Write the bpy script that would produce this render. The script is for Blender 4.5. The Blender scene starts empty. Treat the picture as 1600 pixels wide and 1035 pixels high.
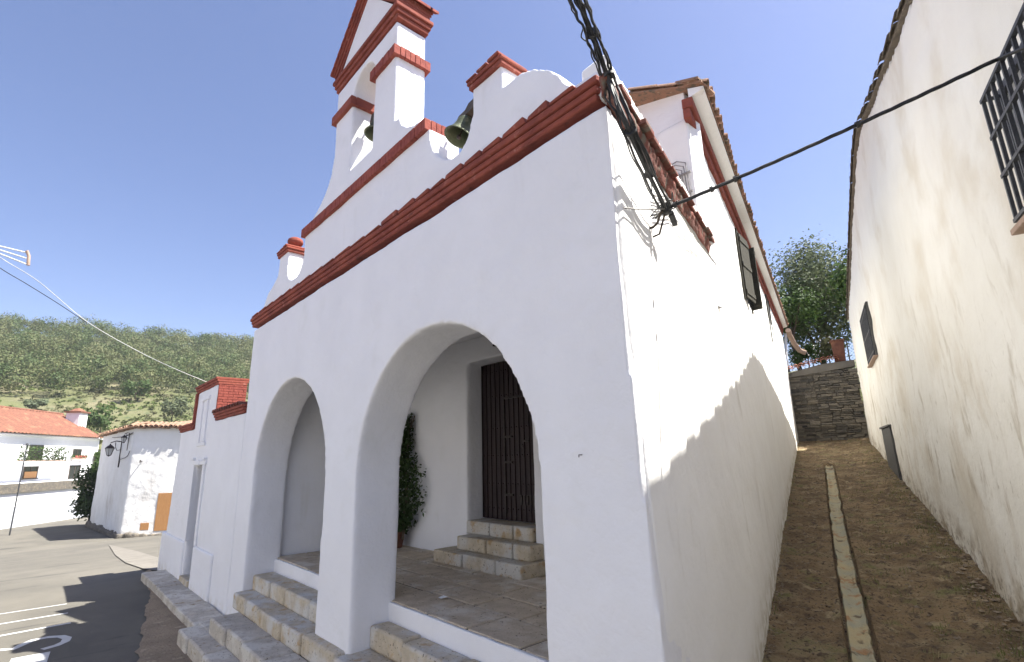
import bpy, math, random
from mathutils import Vector, Matrix, noise
random.seed(7)
V = Vector
COL = bpy.context.scene.collection
PI = math.pi
R = math.radians

# ------------------------------------------------------------------ camera model (photo 1600 x 1035, f = 800 px)
FPX, CX, CY, CAMD = 800.0, 800.0, 517.5, 2.7
def _ray(x, y): return V((x - CX, y - CY, FPX))
_up = _ray(715, -2740).normalized()
_d = _ray(60, 740); _d = (_d - _up * _d.dot(_up)).normalized()
_X = -_d
_Y = _up.cross(_X)
_Y = _Y if _Y.z > 0 else -_Y
ROT = Matrix((_X, _Y, _up))
CAM = V((0, -CAMD, 0))
def wr(x, y): return ROT @ _ray(x, y)
def on_plane(px, py, P0, n):
    r = wr(px, py); return CAM + r * ((V(P0) - CAM).dot(n) / r.dot(n))
def on_y(px, py, y=0.0): return on_plane(px, py, (0, y, 0), V((0, 1, 0)))
def on_z(px, py, z): return on_plane(px, py, (0, 0, z), V((0, 0, 1)))
def at_dist(px, py, d):
    r = wr(px, py); return CAM + r * (d / math.hypot(r.x, r.y))

# side wall frame: corner C, S runs up the alley, N points across the alley
C0 = V((-1.9, 0, 0))
S = V((-0.3, 0.9539, 0)).normalized()
N = V((S.y, -S.x, 0))
UP = V((0, 0, 1))
def SP(s, n, z): return C0 + S * s + N * n + V((0, 0, z))

# ------------------------------------------------------------------ mesh helpers
class MB:
    def __init__(self): self.v = []; self.f = []
    def add(self, vs, fs):
        o = len(self.v); self.v += [tuple(p) for p in vs]; self.f += [tuple(i + o for i in f) for f in fs]
    def box(self, p0, p1):
        x0, y0, z0 = p0; x1, y1, z1 = p1
        self.add([(x0,y0,z0),(x1,y0,z0),(x1,y1,z0),(x0,y1,z0),(x0,y0,z1),(x1,y0,z1),(x1,y1,z1),(x0,y1,z1)],
                 [(0,3,2,1),(4,5,6,7),(0,1,5,4),(1,2,6,5),(2,3,7,6),(3,0,4,7)])
    def obox(self, o, a, b, c):
        """box from corner o along the vectors a, b, c"""
        o = V(o); a = V(a); b = V(b); c = V(c)
        if a.cross(b).dot(c) < 0: a, b = b, a
        self.add([o, o+a, o+a+b, o+b, o+c, o+a+c, o+a+b+c, o+b+c],
                 [(0,3,2,1),(4,5,6,7),(0,1,5,4),(1,2,6,5),(2,3,7,6),(3,0,4,7)])
    def prism(self, pts, ext):
        """closed outline of 3D points extruded by ext"""
        ext = V(ext); pts = [V(p) for p in pts]; n = len(pts)
        nrm = V((0,0,0))
        for i in range(n): nrm += pts[i].cross(pts[(i+1) % n])
        if nrm.dot(ext) > 0: pts = pts[::-1]
        self.add(pts + [p + ext for p in pts],
                 [tuple(range(n)), tuple(range(2*n-1, n-1, -1))] + [((i+1) % n, i, i+n, (i+1) % n + n) for i in range(n)])
    def tube(self, pts, r, k=8, r2=None, caps=True):
        pts = [V(p) for p in pts]; n = len(pts); vs = []; fs = []
        up = V((0,0,1))
        for i, p in enumerate(pts):
            t = (pts[min(i+1, n-1)] - pts[max(i-1, 0)]).normalized()
            a = t.cross(up)
            if a.length < .01: a = t.cross(V((1,0,0)))
            a.normalize(); b = a.cross(t).normalized()
            rr = r if r2 is None else r + (r2 - r) * i / max(1, n-1)
            for j in range(k):
                an = 2*PI*j/k; vs.append(p + a*math.cos(an)*rr + b*math.sin(an)*rr)
        for i in range(n-1):
            for j in range(k): fs.append((i*k+j, i*k+(j+1) % k, (i+1)*k+(j+1) % k, (i+1)*k+j))
        if caps: fs += [tuple(range(k-1, -1, -1)), tuple((n-1)*k+j for j in range(k))]
        self.add(vs, fs)
    def lathe(self, o, prof, axis=(0,0,1), k=24):
        o = V(o); ax = V(axis).normalized(); a = ax.orthogonal().normalized(); b = ax.cross(a)
        vs = []; fs = []
        for (r, h) in prof:
            for j in range(k):
                an = 2*PI*j/k; vs.append(o + ax*h + (a*math.cos(an) + b*math.sin(an))*r)
        for i in range(len(prof)-1):
            for j in range(k): fs.append((i*k+j, i*k+(j+1) % k, (i+1)*k+(j+1) % k, (i+1)*k+j))
        self.add(vs, fs)
    def halftile(self, o, along, side, r=.1, L=.42, up=UP, taper=.85, th=.014, k=7):
        """one curved clay roof tile, hollow side down"""
        along = V(along).normalized(); side = V(side).normalized(); up = side.cross(along).normalized()
        if up.z < 0: up = -up
        vs = []
        for (d, rr) in ((0, r), (L, r*taper)):
            for q in (rr, rr-th):
                for j in range(k+1):
                    an = PI*j/k; vs.append(V(o) + along*d + side*math.cos(an)*q + up*math.sin(an)*q*.85)
        m = k+1; fs = []
        for j in range(k):
            fs += [(j, j+1, 2*m+j+1, 2*m+j), (m+j+1, m+j, 3*m+j, 3*m+j+1), (j+1, j, m+j, m+j+1), (2*m+j, 2*m+j+1, 3*m+j+1, 3*m+j)]
        fs += [(0, 2*m, 3*m, m), (k, m+k, 3*m+k, 2*m+k)]
        self.add(vs, fs)
    def build(self, name, mat, parent=None, smooth=None, bevel=None, remesh=None, disp=.0, dscale=.6, label=None, kind=None):
        me = bpy.data.meshes.new(name); me.from_pydata(self.v, [], self.f); me.validate(); me.update()
        me.materials.append(mat)
        o = bpy.data.objects.new(name, me); COL.objects.link(o)
        if parent is not None: o.parent = parent
        if smooth:
            me.polygons.foreach_set('use_smooth', [True]*len(me.polygons)); me.set_sharp_from_angle(angle=R(smooth))
        if bevel:
            b = o.modifiers.new('bevel', 'BEVEL'); b.width = bevel; b.segments = 2; b.limit_method = 'ANGLE'; b.angle_limit = R(35)
        if remesh:
            m = o.modifiers.new('remesh', 'REMESH'); m.mode = 'VOXEL'; m.voxel_size = remesh; m.use_smooth_shade = True
            s = o.modifiers.new('smooth', 'SMOOTH'); s.factor = .5; s.iterations = 3
            if disp:
                for (sc, st) in ((dscale, disp), (dscale*.22, disp*.3)):
                    t = bpy.data.textures.new('lumps', 'CLOUDS'); t.noise_scale = sc; t.noise_depth = 2
                    d = o.modifiers.new('displace', 'DISPLACE'); d.texture = t; d.strength = st; d.mid_level = .5; d.texture_coords = 'GLOBAL'
        if label: o['label'] = label
        if kind: o['kind'] = kind
        return o

def tag(o, label=None, cat=None, group=None, kind=None):
    for k, v in (('label', label), ('category', cat), ('group', group), ('kind', kind)):
        if v: o[k] = v
    return o
def thing(name, loc, label, cat, group=None):
    """an Empty at the base; children keep their world coordinates through the parent inverse"""
    o = bpy.data.objects.new(name, None); COL.objects.link(o); o.location = loc; o.empty_display_size = .2
    return tag(o, label, cat, group)
def adopt(root):
    if root.type != 'EMPTY': return
    bpy.context.view_layer.update()
    inv = root.matrix_world.inverted()
    for ch in [c for c in COL.objects if c.parent == root]: ch.matrix_parent_inverse = inv

# ------------------------------------------------------------------ materials
def mat(name, base, rough=.85, var=None, nscale=3.0, vamt=.5, bump=0.0, bscale=30.0, metal=0.0, spec=.3, layers=(), detail=6, bdist=.02, stretch=None):
    """noise-varied principled material. layers: (colour, scale, lo, hi, stretch, zlo, zhi)"""
    m = bpy.data.materials.new(name); m.use_nodes = True
    nt = m.node_tree; L = nt.links; nd = nt.nodes
    p = nd['Principled BSDF']; p.inputs['Roughness'].default_value = rough; p.inputs['Metallic'].default_value = metal
    p.inputs['Specular IOR Level'].default_value = spec
    geo = nd.new('ShaderNodeNewGeometry')
    def mapped(st):
        if not st: return geo.outputs['Position']
        mp = nd.new('ShaderNodeMapping'); mp.inputs['Scale'].default_value = st; L.new(geo.outputs['Position'], mp.inputs['Vector']); return mp.outputs['Vector']
    def noise_n(sc, st=None, det=detail, rgh=.6):
        n = nd.new('ShaderNodeTexNoise'); n.inputs['Scale'].default_value = sc; n.inputs['Detail'].default_value = det
        n.inputs['Roughness'].default_value = rgh; L.new(mapped(st), n.inputs['Vector']); return n.outputs['Fac']
    def ramp(src, lo, hi):
        r = nd.new('ShaderNodeMapRange'); r.inputs['From Min'].default_value = lo; r.inputs['From Max'].default_value = hi
        r.interpolation_type = 'SMOOTHSTEP'
        L.new(src, r.inputs['Value']); return r.outputs['Result']
    def mix(fac, a, b):
        x = nd.new('ShaderNodeMix'); x.data_type = 'RGBA'; L.new(fac, x.inputs['Factor'])
        for s, i in ((a, 6), (b, 7)):
            if isinstance(s, tuple): x.inputs[i].default_value = (*s, 1)
            else: L.new(s, x.inputs[i])
        return x.outputs[2]
    col = base
    if var: col = mix(ramp(noise_n(nscale, stretch), .5 - vamt/2, .5 + vamt/2), base, var)
    for lay in layers:
        c, sc, lo, hi = lay[:4]; st = lay[4] if len(lay) > 4 else None
        f = ramp(noise_n(sc, st), lo, hi)
        if len(lay) > 6:
            sx = nd.new('ShaderNodeSeparateXYZ'); L.new(geo.outputs['Position'], sx.inputs[0])
            zz = sx.outputs['Z']
            if len(lay) > 7:   # height above a floor that rises along S
                dp = nd.new('ShaderNodeVectorMath'); dp.operation = 'DOT_PRODUCT'; L.new(geo.outputs['Position'], dp.inputs[0])
                dp.inputs[1].default_value = (-S.x*lay[7], -S.y*lay[7], 1); zz = dp.outputs['Value']
            zf = ramp(zz, lay[6], lay[5])
            mu = nd.new('ShaderNodeMath'); mu.operation = 'MULTIPLY'; L.new(f, mu.inputs[0]); L.new(zf, mu.inputs[1]); f = mu.outputs[0]
        col = mix(f, col if not isinstance(col, tuple) else col, c)
    if isinstance(col, tuple): p.inputs['Base Color'].default_value = (*col, 1)
    else: L.new(col, p.inputs['Base Color'])
    if bump:
        b = nd.new('ShaderNodeBump'); b.inputs['Strength'].default_value = bump; b.inputs['Distance'].default_value = bdist
        L.new(noise_n(bscale, None, 8), b.inputs['Height']); L.new(b.outputs[0], p.inputs['Normal'])
    return m

WHITE = (.80, .80, .80)
M = {}
M['white'] = mat('whitewash', (.80,.80,.815), .9, (.755,.755,.77), 1.3, .5, bump=.5, bscale=8, bdist=.03, spec=.15,
                 layers=[((.68,.675,.66), 2.6, .60, .82, (1,1,.2)), ((.70,.70,.69), 1.6, .56, .85), ((.62,.58,.50), 5, .42, .62, None, -2.75, -2.2)])
M['side'] = mat('side_whitewash', (.86,.855,.83), .9, (.82,.81,.785), 1.0, .5, bump=.4, bscale=7, bdist=.03, spec=.15,
                layers=[((.58,.55,.47), 6, .40, .60, None, -2.6, -2.15, .122), ((.66,.64,.59), 3, .57, .75, (1,1,.25))])
M['cream'] = mat('weathered_cream_wash', (.82,.80,.73), .92, (.77,.745,.67), .8, .5, bump=.5, bscale=8, bdist=.03, spec=.12,
                 layers=[((.62,.56,.46), 1.2, .50, .74, (1,1,.5), -2.0, 5.5, .05), ((.44,.385,.29), 3.2, .55, .72, (1,1,.35), -2.3, 3.9, .1), ((.40,.36,.28), 14, .60, .72, (1,1,.5), -2.3, 2.4, .1), ((.68,.63,.53), .55, .5, .7), ((.40,.34,.25), 3.5, .42, .66, None, -2.6, -1.9, .122), ((.24,.20,.15), 12, .5, .68, None, -2.6, -2.1, .122)])
M['red'] = mat('red_ochre_paint', (.29,.082,.056), .9, (.185,.052,.040), 2.6, .4, bump=.5, bscale=25, spec=.2, layers=[((.40,.17,.13), 11, .60, .75), ((.12,.045,.035), 4, .58, .75, (1,1,3))])
M['redbrick'] = mat('red_painted_brick', (.32,.088,.064), .9, (.22,.058,.046), 12, .4, bump=.4, bscale=40, spec=.2)
M['redworn'] = mat('worn_red_tiles', (.21,.062,.045), .9, (.13,.06,.045), 5, .5, bump=.6, bscale=30, layers=[((.15,.13,.10), 7, .52, .66)])
M['oldtile'] = mat('old_clay_tiles', (.36,.20,.13), .95, (.22,.14,.095), 7, .5, bump=.6, bscale=40, layers=[((.13,.115,.085), 9, .5, .64), ((.45,.36,.26), 16, .6, .72)])
M['tile'] = mat('terracotta_tiles', (.205,.088,.056), .9, (.13,.060,.042), 5, .5, bump=.5, bscale=25, layers=[((.26,.125,.075), 1.3, .5, .7), ((.15,.12,.07), .8, .66, .75)])
M['newtile'] = mat('coping_clay_tiles', (.50,.19,.11), .9, (.36,.15,.10), 8, .5, bump=.5, bscale=30)
M['stone'] = mat('beige_granite', (.56,.48,.35), .9, (.41,.35,.26), 9, .5, bump=.8, bscale=60, bdist=.01,
                 layers=[((.56,.54,.49), 2.2, .45, .6), ((.42,.29,.15), 5, .56, .7), ((.10,.085,.065), 34, .60, .68)])
M['greystone'] = mat('grey_granite', (.53,.48,.40), .9, (.38,.345,.29), 8, .5, bump=.8, bscale=60, bdist=.01,
                     layers=[((.58,.55,.48), 2.5, .48, .6), ((.30,.23,.15), 5, .58, .72), ((.10,.09,.07), 34, .60, .68)])
M['slab'] = mat('porch_flagstone', (.60,.50,.37), .85, (.44,.36,.26), 6, .5, bump=.7, bscale=45, bdist=.01,
                layers=[((.64,.58,.48), 2.0, .5, .65), ((.09,.075,.055), 30, .60, .7)])
M['grout'] = mat('grey_mortar', (.13,.12,.105), .95, (.085,.08,.07), 20, .5, bump=.6, bscale=60)
M['asphalt'] = mat('worn_asphalt', (.122,.114,.094), .95, (.095,.089,.076), .7, .5, bump=.6, bscale=120, bdist=.01,
                   layers=[((.135,.125,.103), .25, .45, .65), ((.055,.053,.05), 60, .6, .7), ((.07,.066,.058), 1.6, .6, .7, (1,.25,1))])
M['paint'] = mat('road_paint', (.50,.50,.49), .8, (.45,.45,.43), 12, .5, bump=.4, bscale=80)
M['dirt'] = mat('brown_dirt', (.37,.265,.145), .97, (.20,.142,.082), 2.2, .35, bump=1.0, bscale=30, bdist=.09,
                layers=[((.47,.37,.22), 3.2, .54, .68), ((.40,.31,.18), 1.3, .50, .66), ((.25,.235,.10), 2.6, .54, .70, (1,1,1)), ((.15,.11,.075), 7, .54, .66), ((.09,.068,.048), 24, .55, .66), ((.50,.44,.34), 42, .68, .73)])
M['verge'] = mat('dusty_verge', (.30,.235,.16), .97, (.21,.165,.115), 3, .5, bump=1.0, bscale=30, bdist=.03, layers=[((.38,.31,.22), 6, .55, .7), ((.12,.06,.05), 20, .6, .7)])
M['pave'] = mat('pale_concrete', (.19,.175,.15), .9, (.135,.125,.105), 2, .5, bump=.5, bscale=40)
M['channel'] = mat('channel_concrete', (.46,.38,.21), .8, (.34,.34,.25), 2.2, .4, bump=.7, bscale=40, layers=[((.36,.21,.10), 5, .52, .66), ((.15,.115,.07), 6, .56, .68), ((.12,.10,.065), 1.1, .60, .66)])
M['rubble'] = mat('slate_rubble', (.19,.165,.13), .95, (.105,.10,.09), 4, .5, bump=1.0, bscale=26, bdist=.05,
                  layers=[((.27,.22,.155), 6, .55, .68, (1,1,2)), ((.075,.07,.06), 9, .58, .7, (.6,.6,3))])
M['door'] = mat('dark_brown_wood', (.032,.018,.018), .55, (.018,.011,.012), 5, .5, bump=.4, bscale=40, stretch=(6,6,.5), spec=.35)
M['iron'] = mat('black_iron', (.03,.028,.028), .5, (.06,.045,.04), 20, .4, bump=.3, bscale=60, metal=.5)
M['grille'] = mat('grey_iron', (.075,.08,.085), .55, (.05,.05,.055), 14, .5, bump=.3, bscale=60, metal=.3)
M['greyleaf'] = mat('grey_painted_board', (.10,.10,.095), .7, (.07,.07,.068), 8, .5, bump=.3, bscale=30)
M['shutter'] = mat('weathered_olive_wood', (.060,.057,.043), .85, (.035,.033,.025), 12, .5, bump=.6, bscale=40, stretch=(3,3,.4))
M['cable'] = mat('black_cable', (.022,.023,.024), .6, (.045,.045,.045), 12, .4)
M['greycable'] = mat('grey_cable', (.34,.33,.31), .7, (.22,.21,.20), 12, .4)
M['whitecable'] = mat('white_cable', (.62,.62,.60), .6, (.5,.5,.48), 12, .4)
M['bronze'] = mat('green_bronze', (.09,.10,.055), .55, (.05,.065,.04), 9, .5, bump=.4, bscale=30, metal=.55, layers=[((.20,.20,.12), 5, .58, .75)])
M['oldwood'] = mat('old_dark_timber', (.05,.04,.032), .9, (.09,.07,.055), 14, .5, bump=.8, bscale=30)
M['tan'] = mat('tan_varnished_wood', (.42,.22,.09), .6, (.34,.17,.065), 6, .5, bump=.2, bscale=20, stretch=(4,4,.6))
M['glass'] = mat('dark_glass', (.02,.023,.025), .15, None, spec=.6)
M['base'] = mat('grey_painted_render', (.44,.46,.50), .9, (.52,.54,.57), 1.2, .5, bump=.3, bscale=10)
M['bark'] = mat('bark', (.12,.09,.065), .95, (.07,.055,.04), 12, .5, bump=.8, bscale=25)
M['net'] = mat('green_netting', (.06,.16,.12), .9, (.05,.12,.10), 8, .5)
M['paper'] = mat('white_paper', (.75,.75,.75), .8, None)
M['lampglass'] = mat('frosted_lamp_glass', (.45,.46,.46), .3, None, spec=.5)
M['buff'] = mat('buff_clay', (.42,.31,.24), .9, (.33,.23,.17), 10, .5, bump=.4, bscale=30)
M['meadow'] = mat('hill_meadow', (.115,.120,.052), .97, (.085,.095,.040), .12, .4, bump=.8, bscale=1.5, bdist=.4,
                  layers=[((.16,.145,.085), .06, .46, .62), ((.06,.078,.035), .35, .56, .66)])
def leafmat(name, a, b, c, scale=.12):
    m = bpy.data.materials.new(name); m.use_nodes = True; nt = m.node_tree; L = nt.links; nd = nt.nodes
    p = nd['Principled BSDF']; p.inputs['Roughness'].default_value = .65; p.inputs['Specular IOR Level'].default_value = .25
    g = nd.new('ShaderNodeNewGeometry')
    r = nd.new('ShaderNodeValToRGB'); r.color_ramp.elements[0].color = (*a, 1); r.color_ramp.elements[1].color = (*b, 1)
    L.new(g.outputs['Random Per Island'], r.inputs[0])
    n = nd.new('ShaderNodeTexNoise'); n.inputs['Scale'].default_value = scale; n.inputs['Detail'].default_value = 2; L.new(g.outputs['Position'], n.inputs['Vector'])
    mr = nd.new('ShaderNodeMapRange'); mr.inputs['From Min'].default_value = .42; mr.inputs['From Max'].default_value = .6; L.new(n.outputs['Fac'], mr.inputs['Value'])
    x = nd.new('ShaderNodeMix'); x.data_type = 'RGBA'; L.new(mr.outputs[0], x.inputs['Factor']); L.new(r.outputs[0], x.inputs[6]); x.inputs[7].default_value = (*c, 1)
    L.new(x.outputs[2], p.inputs['Base Color'])
    t = nd.new('ShaderNodeBsdfTranslucent'); L.new(x.outputs[2], t.inputs['Color'])
    ms = nd.new('ShaderNodeMixShader'); ms.inputs[0].default_value = .3
    L.new(p.outputs[0], ms.inputs[1]); L.new(t.outputs[0], ms.inputs[2]); L.new(ms.outputs[0], nd['Material Output'].inputs['Surface'])
    return m
M['oak'] = leafmat('oak_leaves', (.052,.086,.028), (.090,.128,.042), (.135,.145,.060), .13)
M['leaf'] = leafmat('green_leaves', (.035,.075,.020), (.09,.14,.035), (.06,.10,.03), .8)
M['olive'] = leafmat('olive_leaves', (.075,.10,.055), (.17,.20,.11), (.10,.12,.06), .5)
M['bright'] = leafmat('bright_leaves', (.085,.125,.03), (.15,.19,.055), (.145,.145,.07), .12)
M['darkleaf'] = leafmat('dark_leaves', (.025,.05,.018), (.06,.10,.03), (.04,.07,.02), 1.0)
M['grassm'] = leafmat('dry_grass_blades', (.30,.26,.13), (.42,.34,.19), (.17,.19,.07), 1.5)
M['flower'] = mat('white_petals', (.75,.72,.70), .7, None)
M['pinkflower'] = mat('pink_petals', (.55,.16,.13), .7, None)

# ------------------------------------------------------------------ ground heights
def sstep(a, b, x):
    t = max(0, min(1, (x-a)/(b-a))); return t*t*(3-2*t)
def gz(x):
    if x > -17: return -2.62
    if x > -40: return -2.62 - 1.53*(-17-x)/23
    return -4.15 - .25*min(1, (-40-x)/22)
def hill(x, y):
    h = gz(x)
    d = -x - 76 + .15*y + 5*noise.noise((x*.02, y*.02, 0))
    if d > 0:
        dd = min(d, 205); h += .225*dd + .0003*dd*dd + 1.6*noise.noise((x*.05, y*.05, 3))*min(1, d/20)
        if d > 205: h -= .15*(d-205)
    b = sstep(25.5, 29, y + .3*(x+7)) * sstep(-60, -30, x)
    h = h*(1-b) + b*(3.3 + .16*max(0, y-29))
    return h
def grid_lin(a, b, n): return [a + (b-a)*i/n for i in range(n+1)]
mb = MB()
xs = grid_lin(-420, -300, 8)[:-1] + grid_lin(-300, -76, 75)[:-1] + grid_lin(-76, -18, 20)[:-1] + grid_lin(-18, 12, 8)[:-1] + grid_lin(12, 400, 10)
ys = grid_lin(-400, -60, 12)[:-1] + grid_lin(-60, 20, 24)[:-1] + grid_lin(20, 36, 16)[:-1] + grid_lin(36, 140, 30)[:-1] + grid_lin(140, 400, 10)
nx = len(xs)
mb.add([(x, y, hill(x, y) - .05) for y in ys for x in xs], [(j*nx+i, j*nx+i+1, (j+1)*nx+i+1, (j+1)*nx+i) for j in range(len(ys)-1) for i in range(nx-1)])
tag(mb.build('hill_terrain', M['meadow'], smooth=60), 'grassy ground rising to a wooded hillside', kind='structure')

# road: one sheet that follows the gentle fall of the street
mb = MB(); xs = grid_lin(-74, 26, 50); ys = grid_lin(-40, 5.5, 22); nx = len(xs)
mb.add([(x, y, gz(x) - .012) for y in ys for x in xs], [(j*nx+i, j*nx+i+1, (j+1)*nx+i+1, (j+1)*nx+i) for j in range(len(ys)-1) for i in range(nx-1)])
tag(mb.build('road', M['asphalt'], smooth=60), 'worn grey asphalt village street', kind='structure')

# dusty verge between road and kerb
edge = [(226,893),(222,905),(232,918),(236,935),(226,950),(228,968),(219,985),(222,1000),(214,1018),(215,1035),(213,1075),(225,1130)]
pts = [on_z(x, y, -2.62) for x, y in edge]
fine = []
for a, b in zip(pts[:-1], pts[1:]):
    for k in range(6):
        p = a.lerp(b, k/6); fine.append(V((p.x, p.y + .05*noise.noise(p*5), -2.62)))
fine.append(pts[-1])
mb = MB(); bot = [V((p.x, -.2, -2.62)) for p in fine]
for i in range(len(fine)-1):
    mb.add([fine[i] + V((0,0,.004)), fine[i+1] + V((0,0,.004)), bot[i+1] + V((0,0,.03)), bot[i] + V((0,0,.03))], [(0,1,2,3)])
p = fine[-1]; mb.add([p + V((0,0,.004)), V((4, -1.6, -2.616)), V((4, 0, -2.59)), V((p.x, -.2, -2.59))], [(0,1,2,3)])
tag(mb.build('dirt_verge', M['verge']), 'strip of brown dust between asphalt and kerb', kind='structure')

# ------------------------------------------------------------------ alley ground
mb = MB(); ns = 560; nn = 70
def az(s, n):
    z = -2.63 + .122*max(-.2, s) - .05*0
    z += .035*noise.noise((s*.9, n*1.6, 1)) + .026*noise.noise((s*4, n*4, 5)) + .030*noise.noise((s*9, n*9, 9)) + .024*noise.noise((s*21, n*21, 2))
    dch = abs(n - (1.02 + .015*math.sin(s*.5)))
    if s < 17.4:
        if dch < .145: z -= .09
        elif dch < .26: z += .02*(1 - (dch-.145)/.11)
    z += .07*sstep(1.6, 2.5, n) + .03*sstep(.25, 0, n)
    return z
def nn_at(j):
    return -.3 + 3.5*j/nn
nlist = sorted(set([round(-.3 + 3.5*j/nn, 4) for j in range(nn+1)] + [.74,.78,.82,.86,.872,.888,.9,1.14,1.155,1.17,1.19,1.22,1.28]))
slist = [-1.2 + 26.2*(i/ns)**1.15 for i in range(ns+1)]
m = len(nlist)
mb.add([SP(s, n, az(s, n)) for s in slist for n in nlist], [(i*m+j, i*m+j+1, (i+1)*m+j+1, (i+1)*m+j) for i in range(ns) for j in range(m-1)])
tag(mb.build('alley_path', M['dirt'], smooth=70), 'sloping brown dirt path between the two white buildings', kind='structure')
# drain channel of pale concrete lengths
mb = MB(); K = 260
for q in range(K):
    rows = []
    for i_ in (q, q+1):
        a = -.5 + 17.85*i_/K; ca = 1.02 + .015*math.sin(a*.5); za = -2.63 + .122*a
        wl_ = .03*noise.noise((a*1.7, 0, 3)) + .012*noise.noise((a*7, 0, 3)); wr_ = .03*noise.noise((a*1.5, 5, 3)) + .012*noise.noise((a*7, 5, 3))
        prof = [(-.118+wl_, -.07), (-.105+wl_, -.03), (-.075+wl_, -.034), (-.05, -.055), (.05, -.055), (.075+wr_, -.034), (.105+wr_, -.03), (.118+wr_, -.07)]
        rows += [SP(a, ca + o_, za + h_ + .008*noise.noise((a*5, j_*.9, 4))) for j_, (o_, h_) in enumerate(prof)]
    mb.add(rows, [(i, i+1, i+9, i+8) for i in range(7)])
tag(mb.build('drain_channel', M['channel'], smooth=60), 'narrow pale concrete gutter running up the dirt alley', 'drain channel')
# pebbles and litter-free stones in the alley
mb = MB()
def pebble(mbx, p, r):
    vs = []
    for (a, b, c) in ((1,0,0),(-1,0,0),(0,1,0),(0,-1,0),(0,0,1),(0,0,-1)):
        k = r*random.uniform(.6, 1.3); vs.append((p[0]+a*k, p[1]+b*k, p[2]+c*k*.6))
    mbx.add(vs, [(0,2,4),(2,1,4),(1,3,4),(3,0,4),(2,0,5),(1,2,5),(3,1,5),(0,3,5)])
for i in range(5200):
    s = 1.5 + 21.5*random.random()**1.6; n = random.choice([random.uniform(.05,.85), random.uniform(1.2,2.7), random.uniform(2.2,2.7), random.uniform(0,.2)])
    pebble(mb, SP(s, n, az(s, n) + .004), random.choice([.008,.012,.018,.03 if random.random() < .25 else .01]))
for i in range(230):
    s = 1.5 + 21.5*random.random()**1.3; n = random.uniform(2.35, 2.66) if i % 4 else random.uniform(1.3, 2.5)
    pebble(mb, SP(s, n, az(s, n) + .01), random.uniform(.02, .05))
tag(mb.build('gravel', mat('pebble_stone', (.36,.29,.20), .9, (.17,.13,.09), 9, .5, bump=.4, bscale=50), smooth=80), 'small loose stones scattered over the alley dirt', 'stones', kind='stuff')
mb = MB()
def blade(mbx, p, h, w=.006, lean=.5):
    a = random.uniform(0, 2*PI); d = V((math.cos(a), math.sin(a), 0)); l = random.uniform(0, lean)*h
    q = V((-d.y, d.x, 0))*w; p = V(p)
    mbx.add([p-q, p+q, p + d*l*.4 + UP*h*.6 + q*.7, p + d*l*.4 + UP*h*.6 - q*.7, p + d*l + UP*h], [(0,1,2,3),(3,2,4)])
for i in range(600):
    s = 1.6 + 22*random.random()**1.4; r = random.random()
    n = random.uniform(2.25, 2.62) if r < .5 else (random.uniform(1.3, 2.4) if r < .8 else random.uniform(0.0, .12))
    for k in range(random.randint(5, 14)):
        ss = s + random.gauss(0, .05); n2 = n + random.gauss(0, .05)
        blade(mb, SP(ss, n2, az(ss, n2)), random.uniform(.02, .075), .004, 1.2)
tag(mb.build('weeds', M['grassm']), 'short dry weeds and grass along the alley edges', 'weeds', kind='stuff')

# ------------------------------------------------------------------ CHURCH
church = thing('church', (-6, 2, -2.6), 'white village church with red cornices, open bell gable and two round porch arches', 'church')
def arc(cx, cz, r, a0, a1, n): return [(cx + r*math.cos(R(a0 + (a1-a0)*i/n)), cz + r*math.sin(R(a0 + (a1-a0)*i/n))) for i in range(n+1)]
ZB = -2.75
# facade wall: outline runs round both arches
o = [(-10.42, ZB), (-9.60, ZB)] + arc(-8.09, -.24, 1.49, 180, 0, 40) + [(-6.63, ZB), (-5.68, ZB)] + arc(-4.22, -.2, 1.485, 180, 0, 40) + \
    [(-2.74, ZB), (-1.76, ZB), (-1.79, -1.5), (-1.86, 0), (-1.9, 1.2), (-1.9, 2.49), (-10.36, 2.49)]
mb = MB(); mb.prism([(x, 0, z) for x, z in o], (0, .56, 0))
mb.v = [(x-.19, y, z) if (y > .5 and x > -2) else (x, y, z) for x, y, z in mb.v]
mb.build('facade_wall', M['white'], church, remesh=.028, disp=.03, dscale=.9)
# main cornice, two mouldings with a return along the side
def cornice(mbx, x0, x1, y, levels):
    for (z0, z1, pr) in levels: mbx.box((x0 - pr, y - pr, z0), (x1 + pr, y + .3, z1))
mb = MB(); lv = [(2.545,2.60,.018), (2.602,2.66,.034), (2.662,2.725,.055)]
cornice(mb, -10.44, -1.99, 0, lv)
mb.build('main_cornice', M['red'], church, bevel=.016)
mb = MB()
for (z0, z1, pr) in lv:
    pr2 = pr*.9 + .012
    mb.add([SP(-.13-pr*.3, 0, z0-.11), SP(-.13-pr*.3, pr2, z0-.11), SP(3.95, pr2, z0+.09), SP(3.95, 0, z0+.09),
            SP(-.13-pr*.3, 0, z1-.11), SP(-.13-pr*.3, pr2, z1-.11), SP(3.95, pr2, z1+.09), SP(3.95, 0, z1+.09)],
           [(0,3,2,1),(4,5,6,7),(0,1,5,4),(1,2,6,5),(2,3,7,6),(3,0,4,7)])
mb.build('side_cornice', M['redworn'], church, remesh=.02, disp=.035, dscale=.15)
# irregular clay tiles bedded on the front cornice
mb = MB(); x = -10.4
while x < -2.35:
    L_ = random.uniform(.34, .5) if x < -5.3 else random.uniform(.26, .4)
    h = random.uniform(.010, .022) if x < -5.3 else random.uniform(.02, .06)
    mb.prism([(x, -.062, 2.727), (x+L_-.015, -.062, 2.727), (x+L_-.015+random.uniform(-.02,.01), -.075, 2.732+h), (x+random.uniform(0,.03), -.06, 2.732+h*random.uniform(.6,1))], (0, .25, 0))
    x += L_
mb.build('cornice_tiles', M['red'], church, bevel=.008)
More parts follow.
